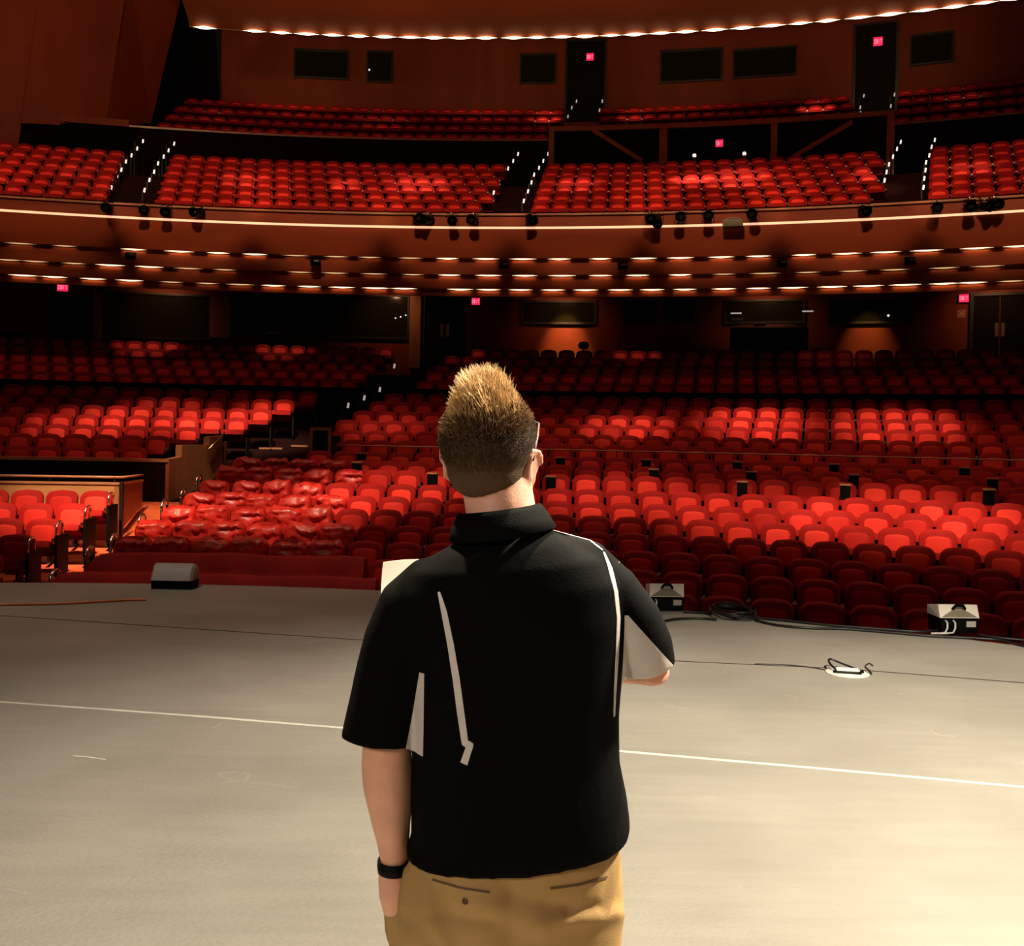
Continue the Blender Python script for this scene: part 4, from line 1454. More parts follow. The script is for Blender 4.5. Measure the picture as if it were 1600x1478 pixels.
r = .013
cable('stage_cable', [at_height(-260, 968, r)] + ground(((-60, 950), (0, 945), (90, 943), (150, 940), (205, 937), (228, 937)), r), .012, M['cable_orange'], 'orange cable lying on the stage near its edge by the grey footlight')
cable('stage_cable', ground(((1000, 985), (1030, 973), (1055, 967.5), (1090, 966), (1120, 968)), r), r, M['cable'], 'black cable curving from behind the man to the coiled cable')
cable('stage_cable', ground(((1068, 956), (1090, 957), (1112, 959)), r), r, M['cable'], 'short black cable between the cream footlight near the man and the coil')
cable('stage_cable', ground(((1176, 965), (1230, 970), (1300, 977), (1380, 983), (1440, 987), (1478, 983)), r), r, M['cable'], 'upper black cable from the coil to the cream footlight at the side')
cable('stage_cable', ground(((1180, 969), (1210, 976), (1260, 981), (1320, 982.5), (1400, 989), (1460, 994), (1500, 996), (1560, 1000), (1605, 1010), (1700, 1024)), r), r, M['cable'], 'lower black cable from the coil past the cream footlight at the side')
cable('stage_cable', ground(((1528, 992), (1565, 997), (1605, 1001), (1700, 1012)), r), r, M['cable'], 'black cable leaving the outer side of the cream footlight')


# coil
ctr = at_height(1145, 963, 0)
rx, ry = 34 / F * ctr.y, .30
co = []
for i in range(150):
    t = i / 150 * 2 * math.pi * 5
    jr = .92 + .34 * noise.noise(Vector((i * .09, 0, 0)))
    co.append(Vector((ctr.x + rx * jr * math.cos(t) + .03 * math.sin(i * .05), ctr.y + ry * jr * math.sin(t), .014 + .010 * (i / 21) + .008 * noise.noise(Vector((i * .2, 4, 0))))))
tag(obj('coiled_cable', MB().tube(co, .0095, 6), M['cable'], None, True), 'black cable coiled in a flat heap at the stage edge', 'cable')


# footlights standing at the stage edge
def footlight(x0, x1, ytop, ysplit, ybase, label, kind):
    b = at_height((x0 + x1) / 2, ybase, 0)
    W = (x1 - x0) / F * b.y
    k = b.y / F
    Ht, Hs = (ybase - ytop) * k * 1.0, (ybase - ysplit) * k
    root = thing('footlight', label, 'footlight', (b.x, b.y, 0), 0.06 if kind != 'grey' else 0.0, 'footlights along the stage edge')
    D = .26
    obj('base', MB().box((-W / 2 + .01, 0, 0), (W / 2 - .005, D, Hs), None, .015), M['black'], root, True, 40)
    if kind == 'grey':
        hd = MB()
        prof = [(-.02, Hs), (.02, Hs + (Ht - Hs) * .55), (.07, Ht - .02), (.12, Ht), (D - .02, Ht - .03), (D, Hs)]
        secs = []
        for t, ins in ((-W / 2, .03), (-W / 2 + .025, .0), (W / 2 - .025, .0), (W / 2, .03)):
            secs.append([Vector((t, y + (ins if y < .1 else -ins), z - (ins if z > Hs + .01 else 0))) for y, z in prof])
        hd.loft(secs)
        obj('hood', hd, M['grey_enamel'], root, True, 35)
        return
    # cream hood, hipped towards the stage: a sloping centre facet between two cheeks
    hd = MB()
    z0, z1 = Hs, Ht
    A, B_ = Vector((-W / 2 - .015, -.025, z0)), Vector((W / 2 - .015, -.025, z0))
    A1, B1 = Vector((-W / 2, .05, z1)), Vector((W / 2, .05, z1))
    A2, B2 = Vector((-W / 2, D, z1 - .03)), Vector((W / 2, D, z1 - .03))
    A3, B3 = Vector((-W / 2, D, z0)), Vector((W / 2, D, z0))
    hd.add([A, B_, B1, A1, A2, B2, A3, B3], [(0, 1, 2, 3), (3, 2, 5, 4), (4, 5, 7, 6), (6, 7, 1, 0), (0, 3, 4, 6), (1, 7, 5, 2)])
    obj('hood', hd, M['light_cream'], root)
    up_ = (A1 - A)
    nn = Vector((0, -up_.z, up_.y)).normalized() * .004
    m0 = A + up_ * .04
    fac = [m0 + Vector((W * .04, 0, 0)) + nn, m0 + Vector((W * .96, 0, 0)) + nn, m0 + up_ * .58 + Vector((W * .64, 0, 0)) + nn, m0 + up_ * .58 + Vector((W * .36, 0, 0)) + nn]
    obj('hood_facet', MB().prism(fac, nn * -1.5), M['olive_enamel'], root)
    hp = m0 + up_ * .60
    obj('carry_handle', MB().tube([hp + Vector((W * .34, 0, 0)) + nn * 2, hp + up_ * .14 + Vector((W * .40, 0, 0)) + nn * 10, hp + up_ * .14 + Vector((W * .58, 0, 0)) + nn * 10, hp + Vector((W * .66, 0, 0)) + nn * 2], .014, 6), M['black'], root)
    obj('label_plate', MB().box((W * .16, -.008, Hs * .42), (W * .40, .001, Hs * .78)), M['label_plate'], root)
    for cx in ((-.36,) if x0 < 1200 else (-.38, -.18)):
        pts = [Vector((W * cx, -.004, Hs * .82)), Vector((W * cx + .005, -.035, Hs * .70)), Vector((W * cx, -.045, Hs * .40)), Vector((W * cx - .02, -.05, Hs * .12)), Vector((W * cx - .08, -.06, .012)), Vector((W * cx - .16, -.07, .012))]
        obj('power_lead', MB().tube(pts, .009, 6), M['cable_white'], root, True)


footlight(234, 300, 882, 907, 921, 'grey rounded footlight on a black base at the stage edge', 'grey')
footlight(1016, 1070, 913, 932, 955, 'cream footlight with a dark handle at the stage edge next to the coiled cable', 'cream')
footlight(1468, 1531, 946, 965, 990, 'cream footlight with two grey leads, far along the stage edge', 'cream')

# floor pocket with its cover and leads
pc_ = at_height(1324, 1052, 0)
fp = thing('floor_pocket', 'round pale floor pocket plate with an open dark slot in the stage', 'floor pocket', (pc_.x, pc_.y, 0), -.22)
rp = 33 / F * pc_.y
obj('plate', MB().lathe([(0, .001), (rp, .001), (rp, .006), (rp * .93, .010), (0, .010)], 36), M['plate'], fp, True, 40)
obj('slot', MB().box((-rp * .66, -rp * .42, .009), (rp * .62, rp * .06, .014), None, .002), M['black'], fp)
obj('flap', MB().box((-rp * .50, rp * .04, .010), (rp * .50, rp * .12, .040), Matrix.Rotation(DEG(-12), 4, 'X'), .004), M['plate'], fp)
obj('connector', MB().box((rp * .58, -rp * .10, .010), (rp * .74, rp * .12, .03), None, .004), M['black'], fp)
cable('stage_cable', [(pc_.x - rp * .5, pc_.y + .02, .02), (pc_.x - rp * .66, pc_.y + .10, .055), (pc_.x - rp * .4, pc_.y + .20, .06), (pc_.x + rp * .1, pc_.y + .16, .035), (pc_.x + rp * .55, pc_.y + .08, .018)], .008, M['cable'], 'black cable looped over the round floor pocket plate')
cable('stage_cable', ground(((1352, 1050), (1362, 1053), (1358, 1047), (1352, 1041), (1358, 1036.5), (1364, 1040)), .008), .004, M['cable'], 'small curl of dark wire beside the floor pocket plate')
cable('stage_cable', ground(((1180, 1037), (1225, 1038.5), (1262, 1042), (1297, 1048)), .004), .004, M['cable'], 'thin dark wire running from the floor seam to the floor pocket')


# ================================================================== THE MAN ON THE STAGE
Y0 = 1.85
KPX = Y0 / F


def P(x, y, dy=0.0):
    return at_depth(x, y, Y0 + dy)


def skin_mat():
    m = mat('skin', (0.68, 0.36, 0.25), 0.5, var=0.10, scale=18, bump=0.08, bscale=240, spec=0.35)
    b = m.node_tree.nodes['Principled BSDF']
    b.inputs['Subsurface Weight'].default_value = 0.30
    b.inputs['Subsurface Radius'].default_value = (1.0, 0.35, 0.2)
    b.inputs['Subsurface Scale'].default_value = 0.012
    return m


M['skin'] = skin_mat()
M['hair'] = mat('ginger_brown_hair', (0.50, 0.31, 0.125), 0.5, var=0.25, scale=60, spec=0.4)  # gold of the light from above painted into the top hair
M['hair_short'] = mat('short_brown_hair', (0.060, 0.032, 0.013), 0.7, var=0.3, scale=120, bump=0.6, bscale=400, spec=0.2)  # darkened for the shade on the back of the head
M['trouser'] = mat('khaki_cotton', (0.37, 0.23, 0.088), 0.8, var=0.07, scale=7, bump=0.10, bscale=300, spec=0.2)
M['piping'] = mat('silver_grey_piping', (0.55, 0.51, 0.48), 0.5, var=0.08, scale=30)
def fade_hair():
    """faded haircut: the cropped hair thins to the skin's tone at the nape"""
    m = M['hair_short']
    nt = m.node_tree
    b = nt.nodes['Principled BSDF']
    src = b.inputs['Base Color'].links[0].from_socket
    tc = nt.nodes.new('ShaderNodeTexCoord')
    sp_ = nt.nodes.new('ShaderNodeSeparateXYZ')
    nt.links.new(tc.outputs['Object'], sp_.inputs[0])
    mr = nt.nodes.new('ShaderNodeMapRange')
    mr.inputs[1].default_value = P(760, 722).z
    mr.inputs[2].default_value = P(760, 792).z
    nt.links.new(sp_.outputs[2], mr.inputs[0])
    mx = nt.nodes.new('ShaderNodeMixRGB')
    nt.links.new(mr.outputs[0], mx.inputs[0])
    nt.links.new(src, mx.inputs[1])
    mx.inputs[2].default_value = (0.15, 0.085, 0.048, 1)
    nt.links.new(mx.outputs[0], b.inputs['Base Color'])


fade_hair()
M['eye'] = mat('eye_white', (0.8, 0.78, 0.75), 0.2)
M['shoe'] = mat('brown_leather', (0.09, 0.04, 0.02), 0.4, var=0.2, scale=20)
M['frame'] = mat('dark_spectacle_frame', (0.014, 0.008, 0.007), 0.5, spec=0.25)
M['lens_clear'] = mat('spectacle_lens', (0.9, 0.9, 0.9), 0.05)
M['lens_clear'].node_tree.nodes['Principled BSDF'].inputs['Transmission Weight'].default_value = 1.0


def shirt_mat():
    m = mat('black_polo_fabric', (0.0022, 0.0021, 0.0020), 0.85, bump=0.12, bscale=260, spec=0.05)
    nt = m.node_tree
    b = nt.nodes['Principled BSDF']
    sep = nt.nodes.new('ShaderNodeSeparateXYZ')
    tc = nt.nodes.new('ShaderNodeTexCoord')
    nt.links.new(tc.outputs['Object'], sep.inputs[0])

    def math_(op, a, c):
        n = nt.nodes.new('ShaderNodeMath')
        n.operation = op
        for i, v in enumerate((a, c)):
            if isinstance(v, (int, float)):
                n.inputs[i].default_value = v
            else:
                nt.links.new(v, n.inputs[i])
        return n.outputs[0]
    X, Z = sep.outputs[0], sep.outputs[2]

    def below(p, q):
        """1 where the point lies under the line p-q in the X, Z plane"""
        k = (q.z - p.z) / (q.x - p.x)
        return math_('LESS_THAN', math_('SUBTRACT', Z, math_('MULTIPLY', math_('SUBTRACT', X, p.x), k)), p.z)

    def right_of(p, q):
        k = (q.x - p.x) / (q.z - p.z)
        return math_('GREATER_THAN', math_('SUBTRACT', X, math_('MULTIPLY', math_('SUBTRACT', Z, p.z), k)), p.x)
    left = math_('MULTIPLY', right_of(P(657, 1046, -.06), P(634, 1170, -.06)), math_('LESS_THAN', X, P(664, 1100, -.06).x))
    left = math_('MULTIPLY', left, math_('LESS_THAN', Z, P(660, 1046, -.06).z))
    left = math_('MULTIPLY', left, math_('GREATER_THAN', Z, P(650, 1176, -.06).z))
    right = math_('MULTIPLY', below(P(986, 966, -.05), P(1061, 1050, -.05)), math_('GREATER_THAN', X, P(974, 1000, -.05).x))
    right = math_('MULTIPLY', right, math_('GREATER_THAN', Z, P(1000, 1120, -.05).z))
    right = math_('MULTIPLY', right, math_('LESS_THAN', Z, P(986, 960, -.05).z))
    fac = math_('MAXIMUM', left, right)
    mx = nt.nodes.new('ShaderNodeMixRGB')
    nt.links.new(fac, mx.inputs['Fac'])
    mx.inputs[1].default_value = (0.0022, 0.0021, 0.0020, 1)
    mx.inputs[2].default_value = (0.50, 0.46, 0.42, 1)
    nt.links.new(mx.outputs[0], b.inputs['Base Color'])
    return m


M['shirt'] = shirt_mat()


def sell(t, e):
    c, s_ = math.cos(t), math.sin(t)
    return math.copysign(abs(c) ** (2 / e), c), math.copysign(abs(s_) ** (2 / e), s_)


def slab(rows, n=40, e=2.5, sag=0.0, shrink=0.0):
    """stack of body rings: (xl, yl, xr, yr, half thickness, depth offset)"""
    rings = []
    for xl, yl, xr, yr, th, dy in rows:
        L, R_ = P(xl, yl, dy), P(xr, yr, dy)
        c = (L + R_) / 2
        ax = (R_ - L) / 2
        ax = ax * (1 - shrink / ax.length)
        th = th - shrink
        ring = []
        for k in range(n):
            a, b = sell(2 * math.pi * k / n, e)
            ring.append(c + ax * a + Vector((0, th * b, -sag * (1 - a * a))))
        rings.append(ring)
    return rings


def ell(mb, c, r, mx=None, n=16):
    prof = []
    for i in range(n + 1):
        t = -math.pi / 2 + math.pi * i / n
        prof.append((max(.0005, math.cos(t)), math.sin(t)))
    o_ = len(mb.v)
    mb.lathe(prof, 20)
    for i in range(o_, len(mb.v)):
        v = Vector(mb.v[i])
        v = Vector((v.x * r[0], v.y * r[1], v.z * r[2]))
        if isinstance(c, tuple) and len(c) == 2:
            v = c[1] @ v
            v += Vector(c[0])
        else:
            v += Vector(c)
        if mx is not None:
            v = mx @ v
        mb.v[i] = tuple(v)
    return mb


def fuse(name, mb, voxel, smooth=4, fac=0.5):
    me = mb.mesh(name + '_raw')
    o = bpy.data.objects.new(name + '_raw', me)
    C.objects.link(o)
    md = o.modifiers.new('r', 'REMESH')
    md.mode = 'VOXEL'
    md.voxel_size = voxel
    dg = bpy.context.evaluated_depsgraph_get()
    ev = o.evaluated_get(dg)
    out_ = bpy.data.meshes.new_from_object(ev, depsgraph=dg)
    bpy.data.objects.remove(o)
    bpy.data.meshes.remove(me)
    bm = bmesh.new()
    bm.from_mesh(out_)
    for _ in range(smooth):
        bmesh.ops.smooth_vert(bm, verts=bm.verts, factor=fac, use_axis_x=True, use_axis_y=True, use_axis_z=True)
    bm.to_mesh(out_)
    bm.free()
    out_.polygons.foreach_set('use_smooth', [True] * len(out_.polygons))
    out_.name = name
    return out_


man = thing('person', 'man in black short-sleeved shirt and khaki trousers, standing with his back turned, looking up', 'person', (0, 0, 0))
HC = P(763, 688, .02)
HM = Matrix.Translation(HC) @ Matrix.Rotation(DEG(-13), 4, 'Z') @ Matrix.Rotation(DEG(19), 4, 'X')

# --- body: head, neck, torso, arms, hands, legs in one skin
bd = MB()
ell(bd, (0, -.004, .002), (.0805, .097, .078), HM)
ell(bd, (0, -.004, .012), (.060, .088, .086), HM)
ell(bd, (0, -.022, -.035), (.070, .078, .070), HM)
ell(bd, (0, .045, -.060), (.062, .055, .070), HM)
ell(bd, (0, .060, -.105), (.045, .040, .034), HM)
ell(bd, (0, .086, -.118), (.022, .018, .018), HM)
ell(bd, (0, .078, .000), (.056, .020, .016), HM)
for s in (-1, 1):
    ell(bd, (s * .042, .066, -.050), (.024, .022, .020), HM)
    # ear: dish, rim and lobe, turned out from the head
    E_ = Matrix.Rotation(DEG(s * -26), 3, 'Z') @ Matrix.Rotation(DEG(-14), 3, 'X')
    ell(bd, ((s * .0800, -.008, -.046), E_), (.0075, .019, .030), HM)
    rim = []
    for i in range(15):
        t = DEG(-70 + 250 * i / 14)
        rim.append(HM @ (Vector((s * .0845, -.008, -.044)) + E_ @ Vector((s * .003, -.019 * math.sin(t) * 1.0 if False else .019 * math.cos(t) * -1, .029 * math.sin(t)))))
    bd.tube(rim, .0052, 8)
    ell(bd, (s * .079, .000, -.073), (.007, .009, .011), HM)
bd.tube([HM @ Vector(v) for v in ((0, .092, -.012), (0, .104, -.030), (0, .117, -.050), (0, .112, -.062))], [.008, .010, .013, .010], 10)
ell(bd, (0, .094, -.084), (.022, .010, .006), HM)
ell(bd, (0, .093, -.094), (.020, .010, .007), HM)
bd.tube([HM @ Vector((0, .01, -.03)), P(778, 770, .022), P(783, 800, .012), P(786, 850, .0)], [.066, .064, .064, .062], 20)
TORSO = [(735, 838, 850, 824, .062, .005), (690, 860, 890, 840, .085, 0), (643, 888, 942, 866, .105, 0), (628, 925, 972, 905, .118, 0), (632, 980, 980, 965, .128, 0),
         (642, 1050, 972, 1045, .132, 0), (648, 1120, 966, 1115, .134, 0), (645, 1190, 966, 1185, .138, 0), (643, 1250, 977, 1240, .142, 0), (644, 1300, 982, 1282, .146, 0), (634, 1328, 978, 1303, .147, 0)]
bd.loft(slab(TORSO[2:] + [(650, 1400, 965, 1395, .13, 0), (660, 1470, 955, 1468, .12, 0)], shrink=.018))
LA = [(690, 935, 0, .036), (655, 965, 0, .042), (634, 1000, 0, .045), (618, 1050, -.005, .045), (608, 1130, -.015, .043), (604, 1168, -.02, .0435), (605, 1195, -.02, .046), (606, 1225, -.016, .045), (610, 1268, -.008, .0385), (614, 1312, .0, .030), (617, 1345, .006, .0255)]
bd.tube([P(x, y, d) for x, y, d, r in LA], [r for *_, r in LA], 20)
# hand in the trouser pocket
hand = [(617, 1345, .006, .025), (617, 1368, .012, .031), (620, 1395, .02, .033), (626, 1425, .03, .031)]
bd.tube([P(x, y, d) for x, y, d, r in hand], [r for *_, r in hand], 16)
for j, (dx, dd, L) in enumerate(((-12, .055, 60), (0, .045, 72), (11, .03, 68), (20, .012, 52))):
    bd.tube([P(622 + dx * .5, 1415, dd * .6), P(630 + dx * .5, 1440, dd), P(640 + dx * .45, 1415 + L, dd + .008)], [.0105, .0095, .008], 10)
bd.tube([P(630, 1375, .03), P(638, 1400, .055), P(646, 1432, .07)], [.013, .0115, .0095], 10)
# the other arm: elbow out, forearm across the front to the sheet of paper
EL = P(1013, 1044, .0)
WR = EL + Vector((-.172, .195, .030))
RA = [(P(930, 895), .050), (P(962, 950), .047), (P(1000, 1005), .044), (EL, .042), (EL + (WR - EL) * .16, .043), (EL + (WR - EL) * .4, .041), (EL + (WR - EL) * .72, .032), (WR, .0255)]
bd.tube([p for p, r in RA], [r for p, r in RA], 20)
fd = (WR - EL).normalized()
sd = Vector((0, 0, 1))
pn = fd.cross(sd).normalized()          # palm normal, sideways
bd.tube([WR, WR + fd * .03, WR + fd * .065, WR + fd * .092], [.025, .031, .034, .030], 16)
KN = WR + fd * .088
for j in range(4):
    off = sd * (.026 - .0175 * j)
    ln = (.040, .045, .042, .033)[j]
    a = KN + off
    d1 = (fd * .85 - pn * .5).normalized()
    d2 = (fd * .15 - pn * 1.0).normalized()
    d3 = (-fd * .65 - pn * .55).normalized()
    b = a + d1 * ln
    c = b + d2 * ln * .65
    d = c + d3 * ln * .5
    bd.tube([a - fd * .02, a, b, c, d], [.010, .0098, .0090, .0083, .0072], 10)
tb = WR + fd * .035 + sd * .028
bd.tube([tb - sd * .01, tb + sd * .018 - pn * .012 + fd * .02, tb + sd * .016 - pn * .030 + fd * .048, tb + sd * .004 - pn * .040 + fd * .066], [.014, .0118, .0100, .0082], 10)
HIPL, HIPR = P(722, 1440), P(882, 1436)
LEG = []
for hp, sx in ((HIPL, -.02), (HIPR, .03)):
    ank = Vector((hp.x + sx, Y0 - .01, .09))
    kn = Vector((hp.x + sx * .6, Y0 + .012, .50))
    bd.tube([hp, hp + (kn - hp) * .5, kn, kn + (ank - kn) * .3, ank], [.085, .078, .056, .057, .040], 18)
    ell(bd, (ank.x, ank.y + .06, .05), (.04, .12, .035))
    LEG.append((hp, kn, ank))
body = obj('body', fuse('body', bd, .0048, 4), M['skin'], man)

# --- shirt
sh = MB()
sh.loft(slab(TORSO, e=2.5, sag=.006))
ls_ = [(712, 892, 0, .040), (680, 912, 0, .056), (645, 950, 0, .064), (622, 1000, 0, .0625), (608, 1060, -.005, .063), (598, 1115, -.012, .066), (592, 1160, -.018, .0695)]
pts_ = [P(x, y, d) for x, y, d, r in ls_]
sh.tube(pts_, [r for *_, r in ls_], 28)
rs_ = [(P(872, 868), .040), (P(908, 886), .056), (P(950, 928), .062), (P(984, 975, -.003), .0595), (P(1006, 1015, -.006), .0535), (P(1015, 1048, -.004), .0495)]
sh.tube([p for p, r in rs_], [r for p, r in rs_], 28)
me_sh = fuse('shirt', sh, .0055, 6)
# soft wrinkles in the cloth
NRM = [v.normal.copy() for v in me_sh.vertices]
CO = [v.co.copy() for v in me_sh.vertices]
for i, q in enumerate(CO):
    d = noise.noise(Vector((q.x * 7, q.y * 7, q.z * 4))) * .004 + noise.noise(Vector((q.x * 16 + 3, q.y * 16, q.z * 9))) * .0018
    q += NRM[i] * d
me_sh.vertices.foreach_set('co', [c for q in CO for c in q])
me_sh.update()
shirt = obj('shirt', me_sh, M['shirt'], man)
shirt['label'] = 'black shirt with pale piping and grey side panels'


def bvh_of(me):
    bm = bmesh.new()
    bm.from_mesh(me)
    t = BVHTree.FromBMesh(bm)
    bm.free()
    return t


T_SH = bvh_of(me_sh)


def on_surface(tree, x, y):
    d = Vector(ray(x, y)).normalized()
    h = tree.ray_cast(Vector((0, 0, H)), d)
    return h[0], h[1]


def ribbon(tree, path, widths, th=.0016):
    hits = []
    n = len(path)
    for i in range(n - 1):
        for k in range(6):
            t = k / 6
            x = path[i][0] + (path[i + 1][0] - path[i][0]) * t
            y = path[i][1] + (path[i + 1][1] - path[i][1]) * t
            wv = widths[i] + (widths[i + 1] - widths[i]) * t
            p, nn = on_surface(tree, x, y)
            if p is not None:
                hits.append((p, nn, wv * KPX))
    p, nn = on_surface(tree, *path[-1])
    if p is not None:
        hits.append((p, nn, widths[-1] * KPX))
    secs = []
    for i, (p, nn, wv) in enumerate(hits):
        t = hits[min(i + 1, len(hits) - 1)][0] - hits[max(i - 1, 0)][0]
        sdv = t.cross(nn).normalized() * wv / 2
        secs.append([p - sdv - nn * th, p + sdv - nn * th, p + sdv + nn * th, p - sdv + nn * th])
    return MB().loft(secs)


obj('piping', ribbon(T_SH, [(686, 925), (694, 955), (704, 1005), (713, 1060), (721, 1120), (727, 1162), (735, 1163), (731, 1175), (725, 1193)], [4, 9, 10, 11, 11, 10, 10, 10, 11]), M['piping'], shirt)
obj('piping', ribbon(T_SH, [(943, 863), (953, 888), (962, 925), (966, 965), (964, 1020), (961, 1070), (959, 1119)], [3, 8, 9, 8, 7, 6, 4]), M['piping'], shirt)
obj('piping', ribbon(T_SH, [(845, 826), (868, 822), (892, 828), (918, 842), (941, 860)], [3, 4, 4, 4, 3]), M['piping'], shirt)
# collar
colr = MB()
secs = []
for (cx_, cy_, dy, rx_, ry_, tl) in ((780, 799, .012, 60, .070, .147), (780, 793, .012, 63, .074, .147), (781, 800, .010, 69, .080, .147), (782, 815, .006, 77, .088, .15), (785, 832, .004, 84, .095, .15), (785, 837, .004, 79, .09, .15)):
    c = P(cx_, cy_, dy)
    rr_x = rx_ * KPX
    secs.append([c + Vector((rr_x * math.cos(t), ry_ * math.sin(t), rr_x * math.cos(t) * tl - .022 * max(0, math.sin(t)))) for t in [2 * math.pi * k / 40 for k in range(40)]])
colr.loft(secs, cap=False)
me_c = colr.mesh('collar', True)
col = obj('collar', me_c, None, shirt)
me_c.materials.clear()
M['collar'] = mat('black_collar', (0.0022, 0.0021, 0.0020), 0.85, bump=0.15, bscale=300, spec=0.05)
me_c.materials.append(M['collar'])
sld = col.modifiers.new('thick', 'SOLIDIFY')
sld.thickness = .003

# --- trousers
tr = MB()
tr.loft(slab([(652, 1285, 970, 1272, .130, 0), (640, 1335, 970, 1315, .138, 0), (626, 1385, 971, 1370, .145, 0), (621, 1425, 971, 1415, .147, 0), (629, 1470, 970, 1465, .142, 0), (638, 1500, 966, 1498, .130, 0)], e=2.4))
for (hp, kn, ank), c0 in zip(LEG, (P(718, 1470), P(888, 1466))):
    tr.tube([c0, c0 + (kn - c0) * .45, kn, kn + (ank - kn) * .5, Vector((ank.x, ank.y - .005, .035))], [.094, .090, .082, .080, .084], 24)
tr.tube([P(622, 1412, .02), P(634, 1450, .035), P(646, 1495, .04)], [.030, .040, .035], 14)     # pocket with the hand in it
me_tr = fuse('trousers', tr, .006, 6)
CREASE = [(655, 1340, 690, 1420, 9, .006), (636, 1360, 628, 1415, 7, -.006), (690, 1352, 760, 1368, 12, .004), (770, 1440, 665, 1428, 10, .006), (800, 1400, 890, 1424, 12, .007), (890, 1424, 935, 1418, 9, .006), (667, 1425, 700, 1478, 12, -.008),
          (745, 1410, 850, 1455, 18, -.006), (850, 1442, 960, 1428, 14, -.006), (795, 1380, 800, 1478, 22, .010), (960, 1330, 945, 1420, 9, .004), (640, 1440, 660, 1478, 10, .006)]
NRM = [v.normal.copy() for v in me_tr.vertices]
CO = [v.co.copy() for v in me_tr.vertices]
for i, q in enumerate(CO):
    if q.y > Y0 + .03 and q.z > .6:
        continue
    x, y = to_px(q)
    d = noise.noise(Vector((q.x * 9, q.y * 9, q.z * 5))) * .004
    for x0, y0, x1, y1, wd_, dep in CREASE:
        dx, dy_ = x1 - x0, y1 - y0
        t = max(0, min(1, ((x - x0) * dx + (y - y0) * dy_) / (dx * dx + dy_ * dy_)))
        q2 = (x - x0 - t * dx) ** 2 + (y - y0 - t * dy_) ** 2
        d -= dep * math.exp(-q2 / (wd_ * wd_))
    q += NRM[i] * d
me_tr.vertices.foreach_set('co', [c for q in CO for c in q])
me_tr.update()
trs = obj('trousers', me_tr, M['trouser'], man)
T_TR = bvh_of(me_tr)
M['welt'] = mat('pocket_welt', (0.10, 0.055, 0.02), 0.8)
for x, y0, y1 in ((815, 1345, 1366), (907, 1328, 1351)):
    obj('belt_loop', ribbon(T_TR, [(x, y0), (x, (y0 + y1) / 2), (x, y1)], [4, 4, 4], .003), M['welt'], trs)
obj('pocket_welt', ribbon(T_TR, [(676, 1374), (720, 1387), (765, 1394)], [3, 3, 3], .0015), M['welt'], trs)
obj('pocket_welt', ribbon(T_TR, [(860, 1388), (905, 1382), (948, 1370)], [3, 3, 3], .0015), M['welt'], trs)
p, nn = on_surface(T_TR, 727, 1408)
if p is not None:
    bt = MB().lathe([(0, -.001), (.0055, -.001), (.0055, .0015), (.004, .0022), (0, .0025)], 14)
    mq = Matrix.Translation(p) @ nn.to_track_quat('Z', 'Y').to_matrix().to_4x4()
    bt.v = [tuple(mq @ Vector(v)) for v in bt.v]
    obj('pocket_button', bt, M['shoe'], trs)
for hp, kn, ank in LEG:
    so = MB()
    secs = []
    for y_, w_, h_ in ((-.085, .030, .075), (-.07, .038, .085), (-.02, .040, .085), (.05, .042, .070), (.11, .047, .055), (.16, .045, .045), (.195, .030, .035), (.205, .012, .025)):
        ring = []
        for k in range(16):
            a, b = sell(2 * math.pi * k / 16, 2.6)
            ring.append(Vector((ank.x + w_ * a, ank.y + y_, .012 + h_ / 2 + h_ / 2 * b)))
        secs.append(ring)
    so.loft(secs)
    shoe = obj('shoe', so, M['shoe'], man, True)
    sl_ = MB()
    sl_.loft([[Vector((ank.x + (w_ + .004) * a, ank.y + y_, z)) for a, z in ((-1, 0), (1, 0), (1, .016), (-1, .016))] for y_, w_ in ((-.09, .03), (-.07, .039), (.05, .043), (.12, .048), (.17, .044), (.208, .015))])
    obj('sole', sl_, M['black'], shoe)

# --- watch
wa, wb = P(616, 1340, .004), P(617, 1362, .010)
ax = (wb - wa).normalized()
mq = Matrix.Translation((wa + wb) / 2) @ ax.to_track_quat('Z', 'Y').to_matrix().to_4x4() @ Matrix.Rotation(DEG(8), 4, 'X')
wt = MB()
secs = []
for i in range(25):
    t = 2 * math.pi * i / 24
    secs.append([mq @ Vector((r_ * math.cos(t), r_ * math.sin(t), z)) for r_, z in ((.0275, -.011), (.0305, -.011), (.0315, 0), (.0305, .011), (.0275, .011))])
wt.loft(secs, cap=False)
wch = obj('watch', wt, M['black'], man, True)
wch['label'] = 'black wrist watch'
cs = MB().box((-.034, -.015, -.016), (-.026, .015, .016), mq, .003)
obj('watch_case', cs, M['black'], wch)

# --- hair: close-cropped shell at the back and sides, long tufts on top
hb = bmesh.new()
bmesh.ops.create_uvsphere(hb, u_segments=64, v_segments=48, radius=1.0)


